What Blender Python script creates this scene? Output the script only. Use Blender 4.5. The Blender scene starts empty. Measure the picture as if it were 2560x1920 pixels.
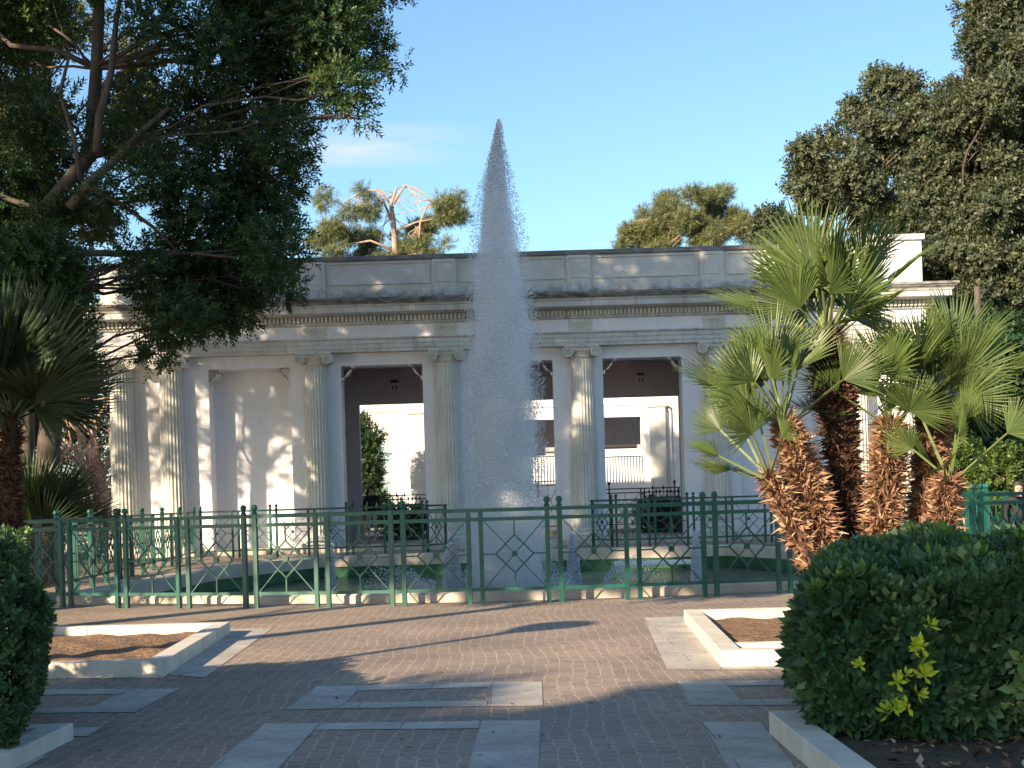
import bpy, bmesh, math, random
import numpy as np
from mathutils import Vector, Matrix, geometry
random.seed(7); RNG = np.random.default_rng(7)
R = math.radians
scene = bpy.context.scene
col = scene.collection

# ------------------------------------------------------------------ camera
F = 3640.0; H = 1.40; ROLL = 0.029; HY = 283.0      # focal length / horizon in photo pixels (2560 wide)
cam_d = bpy.data.cameras.new('camera'); cam = bpy.data.objects.new('camera', cam_d); col.objects.link(cam)
cam_d.sensor_width = 36.0; cam_d.lens = F / 2560 * 36.0
cam_d.shift_y = HY / 2560; cam_d.clip_end = 2000; cam_d.clip_start = 0.1
cam.matrix_world = Matrix.Translation((0, 0, H)) @ Matrix.Rotation(R(90), 4, 'X') @ Matrix.Rotation(-ROLL, 4, 'Z')
scene.camera = cam
# ------------------------------------------------------------------ light
SUN_EL = 21.0; SUN_AZ = 218.0
world = bpy.data.worlds.new('World'); scene.world = world; world.use_nodes = True
wt = world.node_tree; wt.nodes.clear()
sky = wt.nodes.new('ShaderNodeTexSky'); sky.sky_type = 'NISHITA'; sky.sun_disc = False
sky.sun_elevation = R(SUN_EL); sky.sun_rotation = R(SUN_AZ); sky.air_density = 1.0; sky.dust_density = 0.6; sky.ozone_density = 1.6
bg = wt.nodes.new('ShaderNodeBackground'); bg.inputs['Strength'].default_value = 0.072
wo = wt.nodes.new('ShaderNodeOutputWorld')
tc = wt.nodes.new('ShaderNodeTexCoord')
mp = wt.nodes.new('ShaderNodeMapping'); mp.inputs['Scale'].default_value = (7, 7, 42)
nz = wt.nodes.new('ShaderNodeTexNoise'); nz.inputs['Scale'].default_value = 1.0; nz.inputs['Detail'].default_value = 5
wt.links.new(tc.outputs['Generated'], mp.inputs[0]); wt.links.new(mp.outputs[0], nz.inputs[0])
sx = wt.nodes.new('ShaderNodeSeparateXYZ'); wt.links.new(tc.outputs['Generated'], sx.inputs[0])
def wmath(op, a, b=None, clamp=False):
    n = wt.nodes.new('ShaderNodeMath'); n.operation = op; n.use_clamp = clamp
    for i, v in enumerate((a, b)):
        if v is None: continue
        if isinstance(v, (int, float)): n.inputs[i].default_value = v
        else: wt.links.new(v, n.inputs[i])
    return n.outputs[0]
def bump1(v, c, w):                       # 1 at c, 0 beyond w
    return wmath('SUBTRACT', 1.0, wmath('DIVIDE', wmath('ABSOLUTE', wmath('SUBTRACT', v, c)), w), True)
cm = wmath('MULTIPLY', wmath('MULTIPLY', bump1(sx.outputs[2], 0.237, 0.016), bump1(sx.outputs[0], -0.105, 0.10)),
           wmath('MULTIPLY', wmath('SUBTRACT', nz.outputs[0], 0.36, True), 5.0), True)
cm = wmath('MULTIPLY', cm, 0.9, True)
mix = wt.nodes.new('ShaderNodeMixRGB'); mix.blend_type = 'MIX'; mix.inputs[2].default_value = (5.3, 5.3, 6.4, 1)
tint = wt.nodes.new('ShaderNodeMixRGB'); tint.blend_type = 'MULTIPLY'; tint.inputs[0].default_value = 1
tint.inputs[2].default_value = (0.95, 1.15, 1.26, 1)
wt.links.new(sky.outputs[0], tint.inputs[1]); wt.links.new(tint.outputs[0], mix.inputs[1]); wt.links.new(cm, mix.inputs[0])
wt.links.new(mix.outputs[0], bg.inputs[0]); wt.links.new(bg.outputs[0], wo.inputs[0])
sd = bpy.data.lights.new('sun', 'SUN'); sd.energy = 5.0; sd.angle = R(0.55); sd.color = (1.0, 0.80, 0.56)
so = bpy.data.objects.new('sun', sd); col.objects.link(so)
LDIR = Vector((math.sin(R(SUN_AZ - 180)) * math.cos(R(SUN_EL)), math.cos(R(SUN_AZ - 180)) * math.cos(R(SUN_EL)), -math.sin(R(SUN_EL))))
so.rotation_euler = LDIR.to_track_quat('-Z', 'Y').to_euler(); so.location = (-20, -25, 20)
scene.view_settings.view_transform = 'Standard'; scene.view_settings.look = 'None'
scene.view_settings.gamma = 1; scene.view_settings.exposure = 1.35
scene.cycles.max_bounces = 8; scene.cycles.transparent_max_bounces = 24
scene.cycles.use_adaptive_sampling = True; scene.cycles.volume_max_steps = 128; scene.cycles.volume_bounces = 4

# ------------------------------------------------------------------ measuring helpers (survey of the place)
def ab(px, py):
    u = px - 1280.0; v = py - 960.0 - HY
    return u - ROLL * v, ROLL * u + v
def at(px, py, d):
    a, b = ab(px, py); return Vector((a * d / F, d, H - b * d / F))
def G(px, py, z=0.0):
    a, b = ab(px, py); d = (H - z) * F / b; return Vector((a * d / F, d, z))
def q(x, y): return at(x * 1.15732, y * 1.15732, 1)   # unused helper kept small

# ------------------------------------------------------------------ materials
def mat(name):
    m = bpy.data.materials.new(name); m.use_nodes = True
    nt = m.node_tree; b = nt.nodes['Principled BSDF']; return m, nt, b
def nod(nt, t, **kw):
    n = nt.nodes.new(t)
    for k, v in kw.items():
        if k in n.inputs: n.inputs[k].default_value = v
        else: setattr(n, k, v)
    return n
def ramp(nt, fac, stops):
    r = nt.nodes.new('ShaderNodeValToRGB'); e = r.color_ramp.elements
    while len(e) < len(stops): e.new(0.5)
    for i, (p, c) in enumerate(stops):
        e[i].position = p; e[i].color = (*c, 1) if len(c) == 3 else c
    nt.links.new(fac, r.inputs[0]); return r.outputs[0]
def mixc(nt, fac, a, b, mode='MIX'):
    m = nt.nodes.new('ShaderNodeMixRGB'); m.blend_type = mode
    for i, v in ((0, fac), (1, a), (2, b)):
        if isinstance(v, (int, float)): m.inputs[i].default_value = v
        elif isinstance(v, tuple): m.inputs[i].default_value = (*v, 1)
        else: nt.links.new(v, m.inputs[i])
    return m.outputs[0]
def coords(nt, scale=(1, 1, 1)):
    t = nt.nodes.new('ShaderNodeTexCoord'); m = nt.nodes.new('ShaderNodeMapping')
    m.inputs['Scale'].default_value = scale; nt.links.new(t.outputs['Object'], m.inputs[0]); return m.outputs[0]
def noise(nt, vec, sc, det=4, rough=0.55):
    n = nt.nodes.new('ShaderNodeTexNoise'); n.inputs['Scale'].default_value = sc
    n.inputs['Detail'].default_value = det; n.inputs['Roughness'].default_value = rough
    nt.links.new(vec, n.inputs[0]); return n.outputs[0]
def bump(nt, b, h, st=0.3, dist=0.02):
    n = nt.nodes.new('ShaderNodeBump'); n.inputs['Strength'].default_value = st; n.inputs['Distance'].default_value = dist
    nt.links.new(h, n.inputs['Height']); nt.links.new(n.outputs[0], b.inputs['Normal'])
def simple(name, c1, c2, sc=6, rough=0.7, bst=0.25, bsc=40, metal=0, dist=0.01, stretch=(1, 1, 1)):
    m, nt, b = mat(name); v = coords(nt, stretch)
    nt.links.new(ramp(nt, noise(nt, v, sc, 6), [(0.3, c1), (0.7, c2)]), b.inputs['Base Color'])
    b.inputs['Roughness'].default_value = rough; b.inputs['Metallic'].default_value = metal
    bump(nt, b, noise(nt, v, bsc, 4), bst, dist); return m
def leafmat(name, dark, mid, light, rough=0.5, trans=0.3, tcol=None, spec=0.4):
    m, nt, b = mat(name)
    a = nt.nodes.new('ShaderNodeAttribute'); a.attribute_name = 'var'
    c = ramp(nt, a.outputs['Fac'], [(0.0, dark), (0.55, mid), (1.0, light)])
    nt.links.new(c, b.inputs['Base Color']); b.inputs['Roughness'].default_value = rough
    b.inputs['Specular IOR Level'].default_value = spec
    tr = nt.nodes.new('ShaderNodeBsdfTranslucent')
    tcc = mixc(nt, 0.6, c, tcol or (0.22, 0.26, 0.03)); nt.links.new(tcc, tr.inputs[0])
    ms = nt.nodes.new('ShaderNodeMixShader'); ms.inputs[0].default_value = trans
    nt.links.new(b.outputs[0], ms.inputs[1]); nt.links.new(tr.outputs[0], ms.inputs[2])
    nt.links.new(ms.outputs[0], nt.nodes['Material Output'].inputs[0]); return m
M = {}
# stained plaster of the facade
def plaster(name, base, dirt, amt=0.35, streak=True):
    m, nt, b = mat(name); v = coords(nt); vs = coords(nt, (3, 3, 0.35))
    n1 = noise(nt, v, 0.9, 7, 0.65); n2 = noise(nt, vs, 2.0, 6, 0.6)
    f = ramp(nt, n1, [(0.42, (0, 0, 0)), (0.75, (1, 1, 1))]); g = ramp(nt, n2, [(0.5, (0, 0, 0)), (0.75, (1, 1, 1))])
    fac = mixc(nt, 1.0, mixc(nt, 1.0, f, g, 'ADD'), (amt, amt, amt), 'MULTIPLY')
    nt.links.new(mixc(nt, fac, base, dirt), b.inputs['Base Color'])
    b.inputs['Roughness'].default_value = 0.85; bump(nt, b, noise(nt, v, 30, 6), 0.25, 0.01); return m
M['wall'] = plaster('white_plaster', (0.74, 0.73, 0.76), (0.46, 0.44, 0.44), 0.22)
M['stone'] = plaster('weathered_render', (0.57, 0.56, 0.54), (0.20, 0.20, 0.18), 0.55)
M['colm'] = plaster('column_render', (0.63, 0.61, 0.55), (0.31, 0.315, 0.27), 0.45)
M['inner'] = simple('inner_wall_shaded', (0.40, 0.34, 0.35), (0.46, 0.40, 0.41), 2, 0.9)  # brown tone carries the shade of the roofed interiors
M['rear'] = plaster('rear_plaster', (0.80, 0.78, 0.74), (0.6, 0.56, 0.48), 0.25)
# parapet with black lichen above the cornice
def parapet_mat():
    m, nt, b = mat('parapet_render'); v = coords(nt); vs = coords(nt, (1.6, 1.6, 1.5))
    t = nt.nodes.new('ShaderNodeTexCoord'); s = nt.nodes.new('ShaderNodeSeparateXYZ'); nt.links.new(t.outputs['Object'], s.inputs[0])
    mr = nt.nodes.new('ShaderNodeMapRange'); mr.inputs['From Min'].default_value = 7.45; mr.inputs['From Max'].default_value = 7.0
    nt.links.new(s.outputs[2], mr.inputs[0])
    n = noise(nt, vs, 2.2, 8, 0.7); ad = nt.nodes.new('ShaderNodeMath'); ad.operation = 'ADD'
    mu = nt.nodes.new('ShaderNodeMath'); mu.operation = 'MULTIPLY'; mu.inputs[1].default_value = 0.32
    nt.links.new(mr.outputs[0], mu.inputs[0]); nt.links.new(n, ad.inputs[0]); nt.links.new(mu.outputs[0], ad.inputs[1])
    fac = ramp(nt, ad.outputs[0], [(0.58, (0, 0, 0)), (0.92, (1, 1, 1))])
    base = ramp(nt, noise(nt, v, 1.2, 5), [(0.3, (0.46, 0.45, 0.42)), (0.7, (0.60, 0.585, 0.55))])
    nt.links.new(mixc(nt, fac, base, (0.075, 0.075, 0.062)), b.inputs['Base Color']); b.inputs['Roughness'].default_value = 0.9
    bump(nt, b, noise(nt, v, 25, 6), 0.3, 0.012); return m
M['para'] = parapet_mat()
M['cap'] = simple('dark_coping', (0.10, 0.10, 0.10), (0.22, 0.21, 0.19), 3, 0.8)
M['green'] = simple('green_fence_paint', (0.004, 0.045, 0.034), (0.010, 0.10, 0.072), 2.5, 0.42, 0.1, 60)
M['dkiron'] = simple('dark_iron', (0.02, 0.018, 0.018), (0.05, 0.035, 0.03), 8, 0.6)
M['kerb'] = simple('kerb_limestone', (0.50, 0.45, 0.37), (0.68, 0.63, 0.54), 4, 0.75, 0.3, 60)
M['slab'] = simple('pale_paving_slab', (0.33, 0.30, 0.265), (0.55, 0.51, 0.45), 3.0, 0.7, 0.25, 70)
def slabmat():
    m, nt, b = mat('pale_paving_slab'); v = coords(nt)
    base = ramp(nt, noise(nt, v, 2.6, 7, .65), [(0.3, (0.33, 0.30, 0.265)), (0.7, (0.56, 0.52, 0.46))])
    sp_ = ramp(nt, noise(nt, v, 26, 5, .7), [(0.30, (0.55, 0.5, 0.45)), (0.46, (1, 1, 1))])
    br = nt.nodes.new('ShaderNodeTexBrick'); nt.links.new(v, br.inputs[0]); br.inputs['Scale'].default_value = 1; br.inputs['Brick Width'].default_value = .9; br.inputs['Row Height'].default_value = .62
    br.inputs['Mortar Size'].default_value = .004; br.inputs['Color1'].default_value = (1, 1, 1, 1); br.inputs['Color2'].default_value = (.88, .88, .87, 1); br.inputs['Mortar'].default_value = (.35, .32, .3, 1)
    nt.links.new(mixc(nt, 1.0, mixc(nt, 1.0, base, sp_, 'MULTIPLY'), br.outputs[0], 'MULTIPLY'), b.inputs['Base Color']); b.inputs['Roughness'].default_value = .7
    bump(nt, b, noise(nt, v, 45, 5), .3, .008); return m
M['slab'] = slabmat()
M['rim'] = simple('pool_rim_stone', (0.40, 0.34, 0.27), (0.58, 0.51, 0.42), 3, 0.75, 0.3, 50)
M['soil'] = simple('bare_soil', (0.13, 0.075, 0.04), (0.29, 0.175, 0.10), 7, 0.95, 1.0, 22, dist=0.06)
M['earth'] = simple('garden_earth', (0.05, 0.04, 0.025), (0.12, 0.09, 0.05), 3, 0.95, 0.6, 20, dist=0.04)
M['bark'] = simple('grey_bark', (0.045, 0.036, 0.03), (0.12, 0.095, 0.078), 6, 0.9, 0.7, 25, dist=0.02, stretch=(1, 1, 0.25))
M['pbark'] = simple('pinkish_bark', (0.28, 0.18, 0.13), (0.45, 0.31, 0.24), 6, 0.9, 0.6, 25, dist=0.02)
M['twig'] = simple('bare_twigs', (0.10, 0.055, 0.045), (0.17, 0.10, 0.085), 3, 0.85)
M['wood'] = simple('grey_wood', (0.3, 0.28, 0.26), (0.4, 0.38, 0.35), 3, 0.85)
M['white'] = simple('white_paint', (0.74, 0.74, 0.74), (0.8, 0.8, 0.79), 3, 0.5)
def wmat(name, c1, c2):
    m, nt, b = mat(name); v = coords(nt)
    nt.links.new(ramp(nt, noise(nt, v, 1.3, 6), [(0.35, c1), (0.75, c2)]), b.inputs['Base Color'])
    b.inputs['Roughness'].default_value = 0.12; b.inputs['IOR'].default_value = 1.33
    bump(nt, b, noise(nt, coords(nt, (2.4, 5, 1)), 2.2, 6), 0.55, 0.12); return m
M['water'] = wmat('pool_water', (0.008, 0.035, 0.026), (0.02, 0.075, 0.05))
M['algae'] = simple('algae_wall', (0.008, 0.045, 0.02), (0.04, 0.15, 0.06), 1.6, 0.6, 0.3, 20)
def cobble():
    m, nt, b = mat('cobble_paving')
    t = nt.nodes.new('ShaderNodeTexCoord')
    nA = nt.nodes.new('ShaderNodeTexNoise'); nA.inputs['Scale'].default_value = 0.45; nA.inputs['Detail'].default_value = 2
    nB = nt.nodes.new('ShaderNodeTexNoise'); nB.inputs['Scale'].default_value = 9.0; nB.inputs['Detail'].default_value = 2
    for n in (nA, nB): nt.links.new(t.outputs['Object'], n.inputs[0])
    def vm(op, a, bb):
        n = nt.nodes.new('ShaderNodeVectorMath'); n.operation = op
        for i, v in enumerate((a, bb)):
            if isinstance(v, tuple): n.inputs[i].default_value = v
            else: nt.links.new(v, n.inputs[i])
        return n.outputs[0]
    dA = vm('MULTIPLY', vm('SUBTRACT', nA.outputs['Color'], (0.5, 0.5, 0.5)), (0.34, 0.3, 0))
    dB = vm('MULTIPLY', vm('SUBTRACT', nB.outputs['Color'], (0.5, 0.5, 0.5)), (0.075, 0.065, 0))
    vec = vm('ADD', vm('ADD', t.outputs['Object'], dA), dB)
    sw = nt.nodes.new('ShaderNodeMapping'); sw.inputs['Rotation'].default_value = (0, 0, R(90)); nt.links.new(vec, sw.inputs[0])
    br = nt.nodes.new('ShaderNodeTexBrick'); nt.links.new(sw.outputs[0], br.inputs[0])
    br.offset = 0.5; br.inputs['Scale'].default_value = 1.0; br.inputs['Brick Width'].default_value = 0.125
    br.inputs['Row Height'].default_value = 0.105; br.inputs['Mortar Size'].default_value = 0.0055; br.inputs['Mortar Smooth'].default_value = 0.5
    br.inputs['Color1'].default_value = (0.255, 0.198, 0.155, 1); br.inputs['Color2'].default_value = (0.335, 0.265, 0.21, 1)
    br.inputs['Mortar'].default_value = (0.56, 0.44, 0.31, 1)
    big = ramp(nt, noise(nt, t.outputs['Object'], 0.6, 5), [(0.3, (0.68, 0.68, 0.70)), (0.7, (1.12, 1.10, 1.07))])
    fine = ramp(nt, noise(nt, t.outputs['Object'], 22, 5), [(0.25, (0.75, 0.75, 0.75)), (0.8, (1.2, 1.2, 1.2))])
    c = mixc(nt, 1.0, mixc(nt, 1.0, br.outputs[0], big, 'MULTIPLY'), fine, 'MULTIPLY')
    # joints washed over with sand in places
    sand = ramp(nt, noise(nt, t.outputs['Object'], 0.35, 3), [(0.55, (0, 0, 0)), (0.8, (1, 1, 1))])
    c = mixc(nt, mixc(nt, 1.0, sand, (0.35, 0.35, 0.35), 'MULTIPLY'), c, (0.38, 0.29, 0.2))
    nt.links.new(c, b.inputs['Base Color']); b.inputs['Roughness'].default_value = 0.62
    inv = nt.nodes.new('ShaderNodeMath'); inv.operation = 'SUBTRACT'; inv.inputs[0].default_value = 1; nt.links.new(br.outputs['Fac'], inv.inputs[1])
    bump(nt, b, inv.outputs[0], 0.6, 0.015); return m
M['cobble'] = cobble()
M['leafA'] = leafmat('dark_evergreen_leaf', (0.018, 0.045, 0.020), (0.035, 0.085, 0.030), (0.11, 0.17, 0.035), 0.45, 0.25)
M['leafB'] = leafmat('holm_oak_leaf', (0.045, 0.06, 0.038), (0.085, 0.105, 0.058), (0.19, 0.185, 0.10), 0.55, 0.2)
M['leafC'] = leafmat('cedar_needles', (0.06, 0.085, 0.05), (0.12, 0.145, 0.06), (0.26, 0.25, 0.10), 0.7, 0.2)
M['leafH'] = leafmat('hedge_leaf', (0.020, 0.055, 0.028), (0.055, 0.115, 0.050), (0.19, 0.27, 0.10), 0.42, 0.2, (0.3, 0.4, 0.03), 0.3)
M['leafY'] = leafmat('young_yellow_leaf', (0.30, 0.42, 0.03), (0.55, 0.60, 0.04), (0.72, 0.70, 0.06), 0.4, 0.35, (0.5, 0.55, 0.03))
M['leafS'] = leafmat('shrub_leaf', (0.02, 0.04, 0.012), (0.05, 0.09, 0.02), (0.14, 0.21, 0.035), 0.45, 0.3)
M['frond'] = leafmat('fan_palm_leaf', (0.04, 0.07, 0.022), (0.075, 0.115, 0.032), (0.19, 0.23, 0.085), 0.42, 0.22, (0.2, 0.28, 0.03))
M['frondShade'] = leafmat('shaded_palm_leaf', (0.014, 0.03, 0.016), (0.025, 0.048, 0.023), (0.05, 0.08, 0.035), 0.45, 0.18)  # palm green darkened so the colour holds the shade at left
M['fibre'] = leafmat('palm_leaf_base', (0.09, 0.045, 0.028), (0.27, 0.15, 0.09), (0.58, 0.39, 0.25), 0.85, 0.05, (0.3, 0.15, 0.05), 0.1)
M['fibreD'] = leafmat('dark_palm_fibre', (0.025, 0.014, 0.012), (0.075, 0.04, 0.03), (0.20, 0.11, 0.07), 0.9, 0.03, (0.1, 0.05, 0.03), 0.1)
M['petiole'] = simple('palm_stalk', (0.18, 0.24, 0.07), (0.32, 0.36, 0.13), 6, 0.5)
def dropmat(name='water_spray', tr_=0.32):
    m, nt, b = mat(name); nt.nodes.remove(b)
    d = nt.nodes.new('ShaderNodeBsdfDiffuse'); d.inputs[0].default_value = (0.90, 0.93, 0.97, 1)
    tl = nt.nodes.new('ShaderNodeBsdfTranslucent'); tl.inputs[0].default_value = (0.90, 0.93, 0.97, 1)
    tr = nt.nodes.new('ShaderNodeBsdfTransparent')
    m1 = nt.nodes.new('ShaderNodeMixShader'); m1.inputs[0].default_value = 0.35
    m2 = nt.nodes.new('ShaderNodeMixShader'); m2.inputs[0].default_value = tr_
    nt.links.new(d.outputs[0], m1.inputs[1]); nt.links.new(tl.outputs[0], m1.inputs[2])
    nt.links.new(m1.outputs[0], m2.inputs[1]); nt.links.new(tr.outputs[0], m2.inputs[2])
    nt.links.new(m2.outputs[0], nt.nodes['Material Output'].inputs[0]); return m
M['spray'] = dropmat(); M['foam'] = dropmat('white_foam', 0.1)
for n_ in M['foam'].node_tree.nodes:
    if n_.bl_idname in ('ShaderNodeBsdfDiffuse', 'ShaderNodeBsdfTranslucent'): n_.inputs[0].default_value = (0.9, 0.92, 0.95, 1)

# ------------------------------------------------------------------ object helpers
def tag(o, label=None, cat=None, group=None, kind=None):
    if label: o['label'] = label
    if cat: o['category'] = cat
    if group: o['group'] = group
    if kind: o['kind'] = kind
    return o
def empty(name, loc=(0, 0, 0), rz=0):
    o = bpy.data.objects.new(name, None); col.objects.link(o); o.location = loc; o.rotation_euler = (0, 0, rz)
    o.empty_display_size = 0.2; return o
def link(name, me, parent=None, loc=None, rz=None):
    o = bpy.data.objects.new(name, me); col.objects.link(o)
    if parent: o.parent = parent
    if loc is not None: o.location = loc
    if rz is not None: o.rotation_euler = (0, 0, rz)
    return o
def npmesh(name, V, Fq, m, var=None, smooth=False):
    """V (n,3); Fq (k,3|4) index array."""
    V = np.asarray(V, dtype=np.float32); Fq = np.asarray(Fq, dtype=np.int32); k, w = Fq.shape
    me = bpy.data.meshes.new(name); me.vertices.add(len(V)); me.vertices.foreach_set('co', V.ravel())
    me.loops.add(k * w); me.loops.foreach_set('vertex_index', Fq.ravel())
    me.polygons.add(k); me.polygons.foreach_set('loop_start', np.arange(0, k * w, w, dtype=np.int32))
    if smooth: me.polygons.foreach_set('use_smooth', np.ones(k, dtype=bool))
    me.update(calc_edges=True)
    if var is not None:
        a = me.attributes.new('var', 'FLOAT', 'POINT'); a.data.foreach_set('value', np.asarray(var, dtype=np.float32))
    me.materials.append(m); return me
class MB:
    def __init__(s): s.v = []; s.f = []
    def add(s, vs, fs):
        o = len(s.v); s.v += [tuple(v) for v in vs]; s.f += [tuple(i + o for i in f) for f in fs]; return s
    def box(s, x0, x1, y0, y1, z0, z1):
        vs = [(x, y, z) for z in (z0, z1) for y in (y0, y1) for x in (x0, x1)]
        return s.add(vs, [(0, 2, 3, 1), (4, 5, 7, 6), (0, 1, 5, 4), (2, 6, 7, 3), (0, 4, 6, 2), (1, 3, 7, 5)])
    def tube(s, pts, rad, n=8, cap=True):
        pts = [Vector(p) for p in pts]; rad = rad if isinstance(rad, (list, tuple)) else [rad] * len(pts)
        vs = []; up = Vector((0, 0, 1)); prev = None
        for i, p in enumerate(pts):
            t = (pts[min(i + 1, len(pts) - 1)] - pts[max(i - 1, 0)]).normalized()
            if prev is None:
                prev = t.cross(up) if abs(t.z) < 0.95 else t.cross(Vector((1, 0, 0))); prev.normalize()
            a = (prev - t * prev.dot(t)).normalized(); b = t.cross(a); prev = a
            for k in range(n):
                an = 2 * math.pi * (k + 0.5) / n; vs.append(p + (a * math.cos(an) + b * math.sin(an)) * rad[i])
        fs = [(i * n + k, i * n + (k + 1) % n, (i + 1) * n + (k + 1) % n, (i + 1) * n + k) for i in range(len(pts) - 1) for k in range(n)]
        if cap: fs += [tuple(range(n - 1, -1, -1)), tuple((len(pts) - 1) * n + k for k in range(n))]
        return s.add(vs, fs)
    def lathe(s, prof, n=16, c=(0, 0, 0)):
        vs = []; m = len(prof)
        for r, z in prof:
            for k in range(n):
                an = 2 * math.pi * k / n; vs.append((c[0] + r * math.cos(an), c[1] + r * math.sin(an), c[2] + z))
        fs = [(i * n + k, i * n + (k + 1) % n, (i + 1) * n + (k + 1) % n, (i + 1) * n + k) for i in range(m - 1) for k in range(n)]
        fs += [tuple(range(n - 1, -1, -1)), tuple((m - 1) * n + k for k in range(n))]
        return s.add(vs, fs)
    def prism(s, poly, z0, z1):
        n = len(poly); vs = [(p[0], p[1], z0) for p in poly] + [(p[0], p[1], z1) for p in poly]
        return s.add(vs, [tuple(range(n - 1, -1, -1)), tuple(range(n, 2 * n))] + [(i, (i + 1) % n, n + (i + 1) % n, n + i) for i in range(n)])
    def prismY(s, poly, y0, y1):          # polygon in x,z extruded along y
        n = len(poly); vs = [(p[0], y0, p[1]) for p in poly] + [(p[0], y1, p[1]) for p in poly]
        return s.add(vs, [tuple(range(n)), tuple(range(2 * n - 1, n - 1, -1))] + [((i + 1) % n, i, n + i, n + (i + 1) % n) for i in range(n)])
    def mesh(s, name, m, smooth=False, bevel=0):
        me = bpy.data.meshes.new(name); me.from_pydata(s.v, [], s.f); me.materials.append(m)
        if bevel:
            bm = bmesh.new(); bm.from_mesh(me)
            bmesh.ops.bevel(bm, geom=[e for e in bm.edges if len(e.link_faces) == 2 and e.calc_face_angle(0) > 0.6], offset=bevel, segments=2, affect='EDGES', profile=0.5)
            bm.to_mesh(me); bm.free()
        bm = bmesh.new(); bm.from_mesh(me); bmesh.ops.recalc_face_normals(bm, faces=bm.faces); bm.to_mesh(me); bm.free()
        if smooth: me.polygons.foreach_set('use_smooth', [True] * len(me.polygons))
        return me
    def build(s, name, m, parent=None, smooth=False, bevel=0, loc=None, rz=None):
        return link(name, s.mesh(name, m, smooth, bevel), parent, loc, rz)

# ------------------------------------------------------------------ ground with the pool cut out of it
RC = (0.4, 33.15)
def pool_poly(off=0.0):
    """inner edge of the pool; off > 0 moves it outwards"""
    p = []
    Rr = 13.0 + off
    for k in range(-16, 17):
        an = k / 16 * R(32.5); p.append((RC[0] + Rr * math.sin(an), RC[1] - Rr * math.cos(an)))
    p += [(6.35 + off, 29.8), (4.9 + off * 0.6, 33.8 + off), (-4.5 - off * 0.6, 33.8 + off), (-5.95 - off, 29.8)]
    return p
def sheet(name, outer, holes, z, m, parent=None):
    polys = [[Vector((x, y, 0)) for x, y in outer]] + [[Vector((x, y, 0)) for x, y in reversed(h)] for h in holes]
    tri = geometry.tessellate_polygon(polys); vs = [(p.x, p.y, z) for pl in polys for p in pl]
    me = bpy.data.meshes.new(name); me.from_pydata(vs, [], [tuple(t) for t in tri]); me.materials.append(m)
    bm = bmesh.new(); bm.from_mesh(me)
    for f in bm.faces:
        if f.normal.z < 0: f.normal_flip()
    bm.to_mesh(me); bm.free()
    return link(name, me, parent)
tag(sheet('ground', [(-300, -60), (300, -60), (300, 600), (-300, 600)], [pool_poly(0.2)], 0, M['cobble']), kind='structure')
tag(sheet('water', pool_poly(0.1), [], -0.34, M['water']), kind='structure')
# planting ground under the trees at both sides
tag(sheet('earth_left', [(-60, 18), (-9.2, 22), (-9.2, 43), (-14, 52), (-60, 60)], [], 0.006, M['earth']), kind='structure')
tag(sheet('earth_right', [(9.6, 14), (60, 14), (60, 70), (14, 60), (13.2, 40), (9.6, 38)], [], 0.006, M['earth']), kind='structure')
# basin: rim stones + algae lining
basin = tag(empty('fountain_basin', (0.2, 28, 0)), 'low stone-rimmed pool with algae green walls behind the green railing', 'pool')
def ringwall(name, off_in, off_out, z0, z1, m, parent, roundtop=False):
    A = pool_poly(off_in); B = pool_poly(off_out); n = len(A); b = MB()
    prof = [(0, z0), (0, z1 - 0.03), (0.12, z1), (0.88, z1), (1, z1 - 0.04), (1, z0)] if roundtop else [(0, z0), (0, z1), (1, z1), (1, z0)]
    vs = []
    for (ax, ay), (bx, by) in zip(A, B):
        for t, z in prof: vs.append((ax + (bx - ax) * t, ay + (by - ay) * t, z))
    k = len(prof); fs = [(i * k + j, i * k + j + 1, ((i + 1) % n) * k + j + 1, ((i + 1) % n) * k + j) for i in range(n) for j in range(k - 1)]
    b.add(vs, fs); o = b.build(name, m, parent); o.location = (-0.2, -28, 0); return o
ringwall('rim', 0.0, 0.5, -0.1, 0.15, M['rim'], basin, True)
ringwall('lining', 0.03, 0.06, -0.6, -0.1, M['algae'], basin)
sheet('floor', pool_poly(0.05), [], -0.6, M['algae'], basin).location = (-0.2, -28, 0)

# pale stone strips let into the cobbles
def strip(name, polys, label):
    root = empty(name, G(*polys[0][0])); root.location.z = 0
    tag(root, label, 'paving inlay', 'pale stone inlays in the cobbles')
    for p in polys:
        b = MB(); pts = [G(*c) for c in p]; cx = root.location
        b.add([(v.x - cx.x, v.y - cx.y, 0.004) for v in pts] , [tuple(range(len(pts)))])
        b.build('slab', M['slab'], root)
strip('paving_inlay', [[(93, 1725), (323, 1723.5), (306, 1736), (80, 1738)], [(325, 1723.3), (451, 1722), (338, 1781), (204, 1782)],
      [(50, 1774), (236, 1766), (202, 1782.3), (40, 1784)]], 'pale stone frame in the cobbles by the left planter front')
strip('paving_inlay', [[(790, 1716), (893, 1715), (893, 1728), (865, 1757), (836, 1773), (714, 1775)], [(895, 1714.7), (1232, 1705), (1227, 1718), (895, 1727.5)],
      [(867, 1757), (1218, 1753), (1217, 1766), (838, 1772.7)], [(1234, 1705), (1355, 1705), (1357, 1766), (1219, 1766)]], 'pale stone frame lying nearest the fountain, in the middle of the cobbles')
strip('paving_inlay', [[(659, 1810), (800, 1809), (698, 1920), (690, 1990), (440, 1990)], [(805, 1809), (1200, 1803.5), (1197, 1822), (788, 1825.5)],
      [(1204, 1803), (1351, 1802), (1344, 1990), (1150, 1990)]], 'pale stone frame cut by the bottom of the picture, middle')
strip('paving_inlay', [[(30, 1824), (256, 1818), (221, 1841), (10, 1845)]], 'single pale slab in shade beside the left hedge foot')
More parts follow.
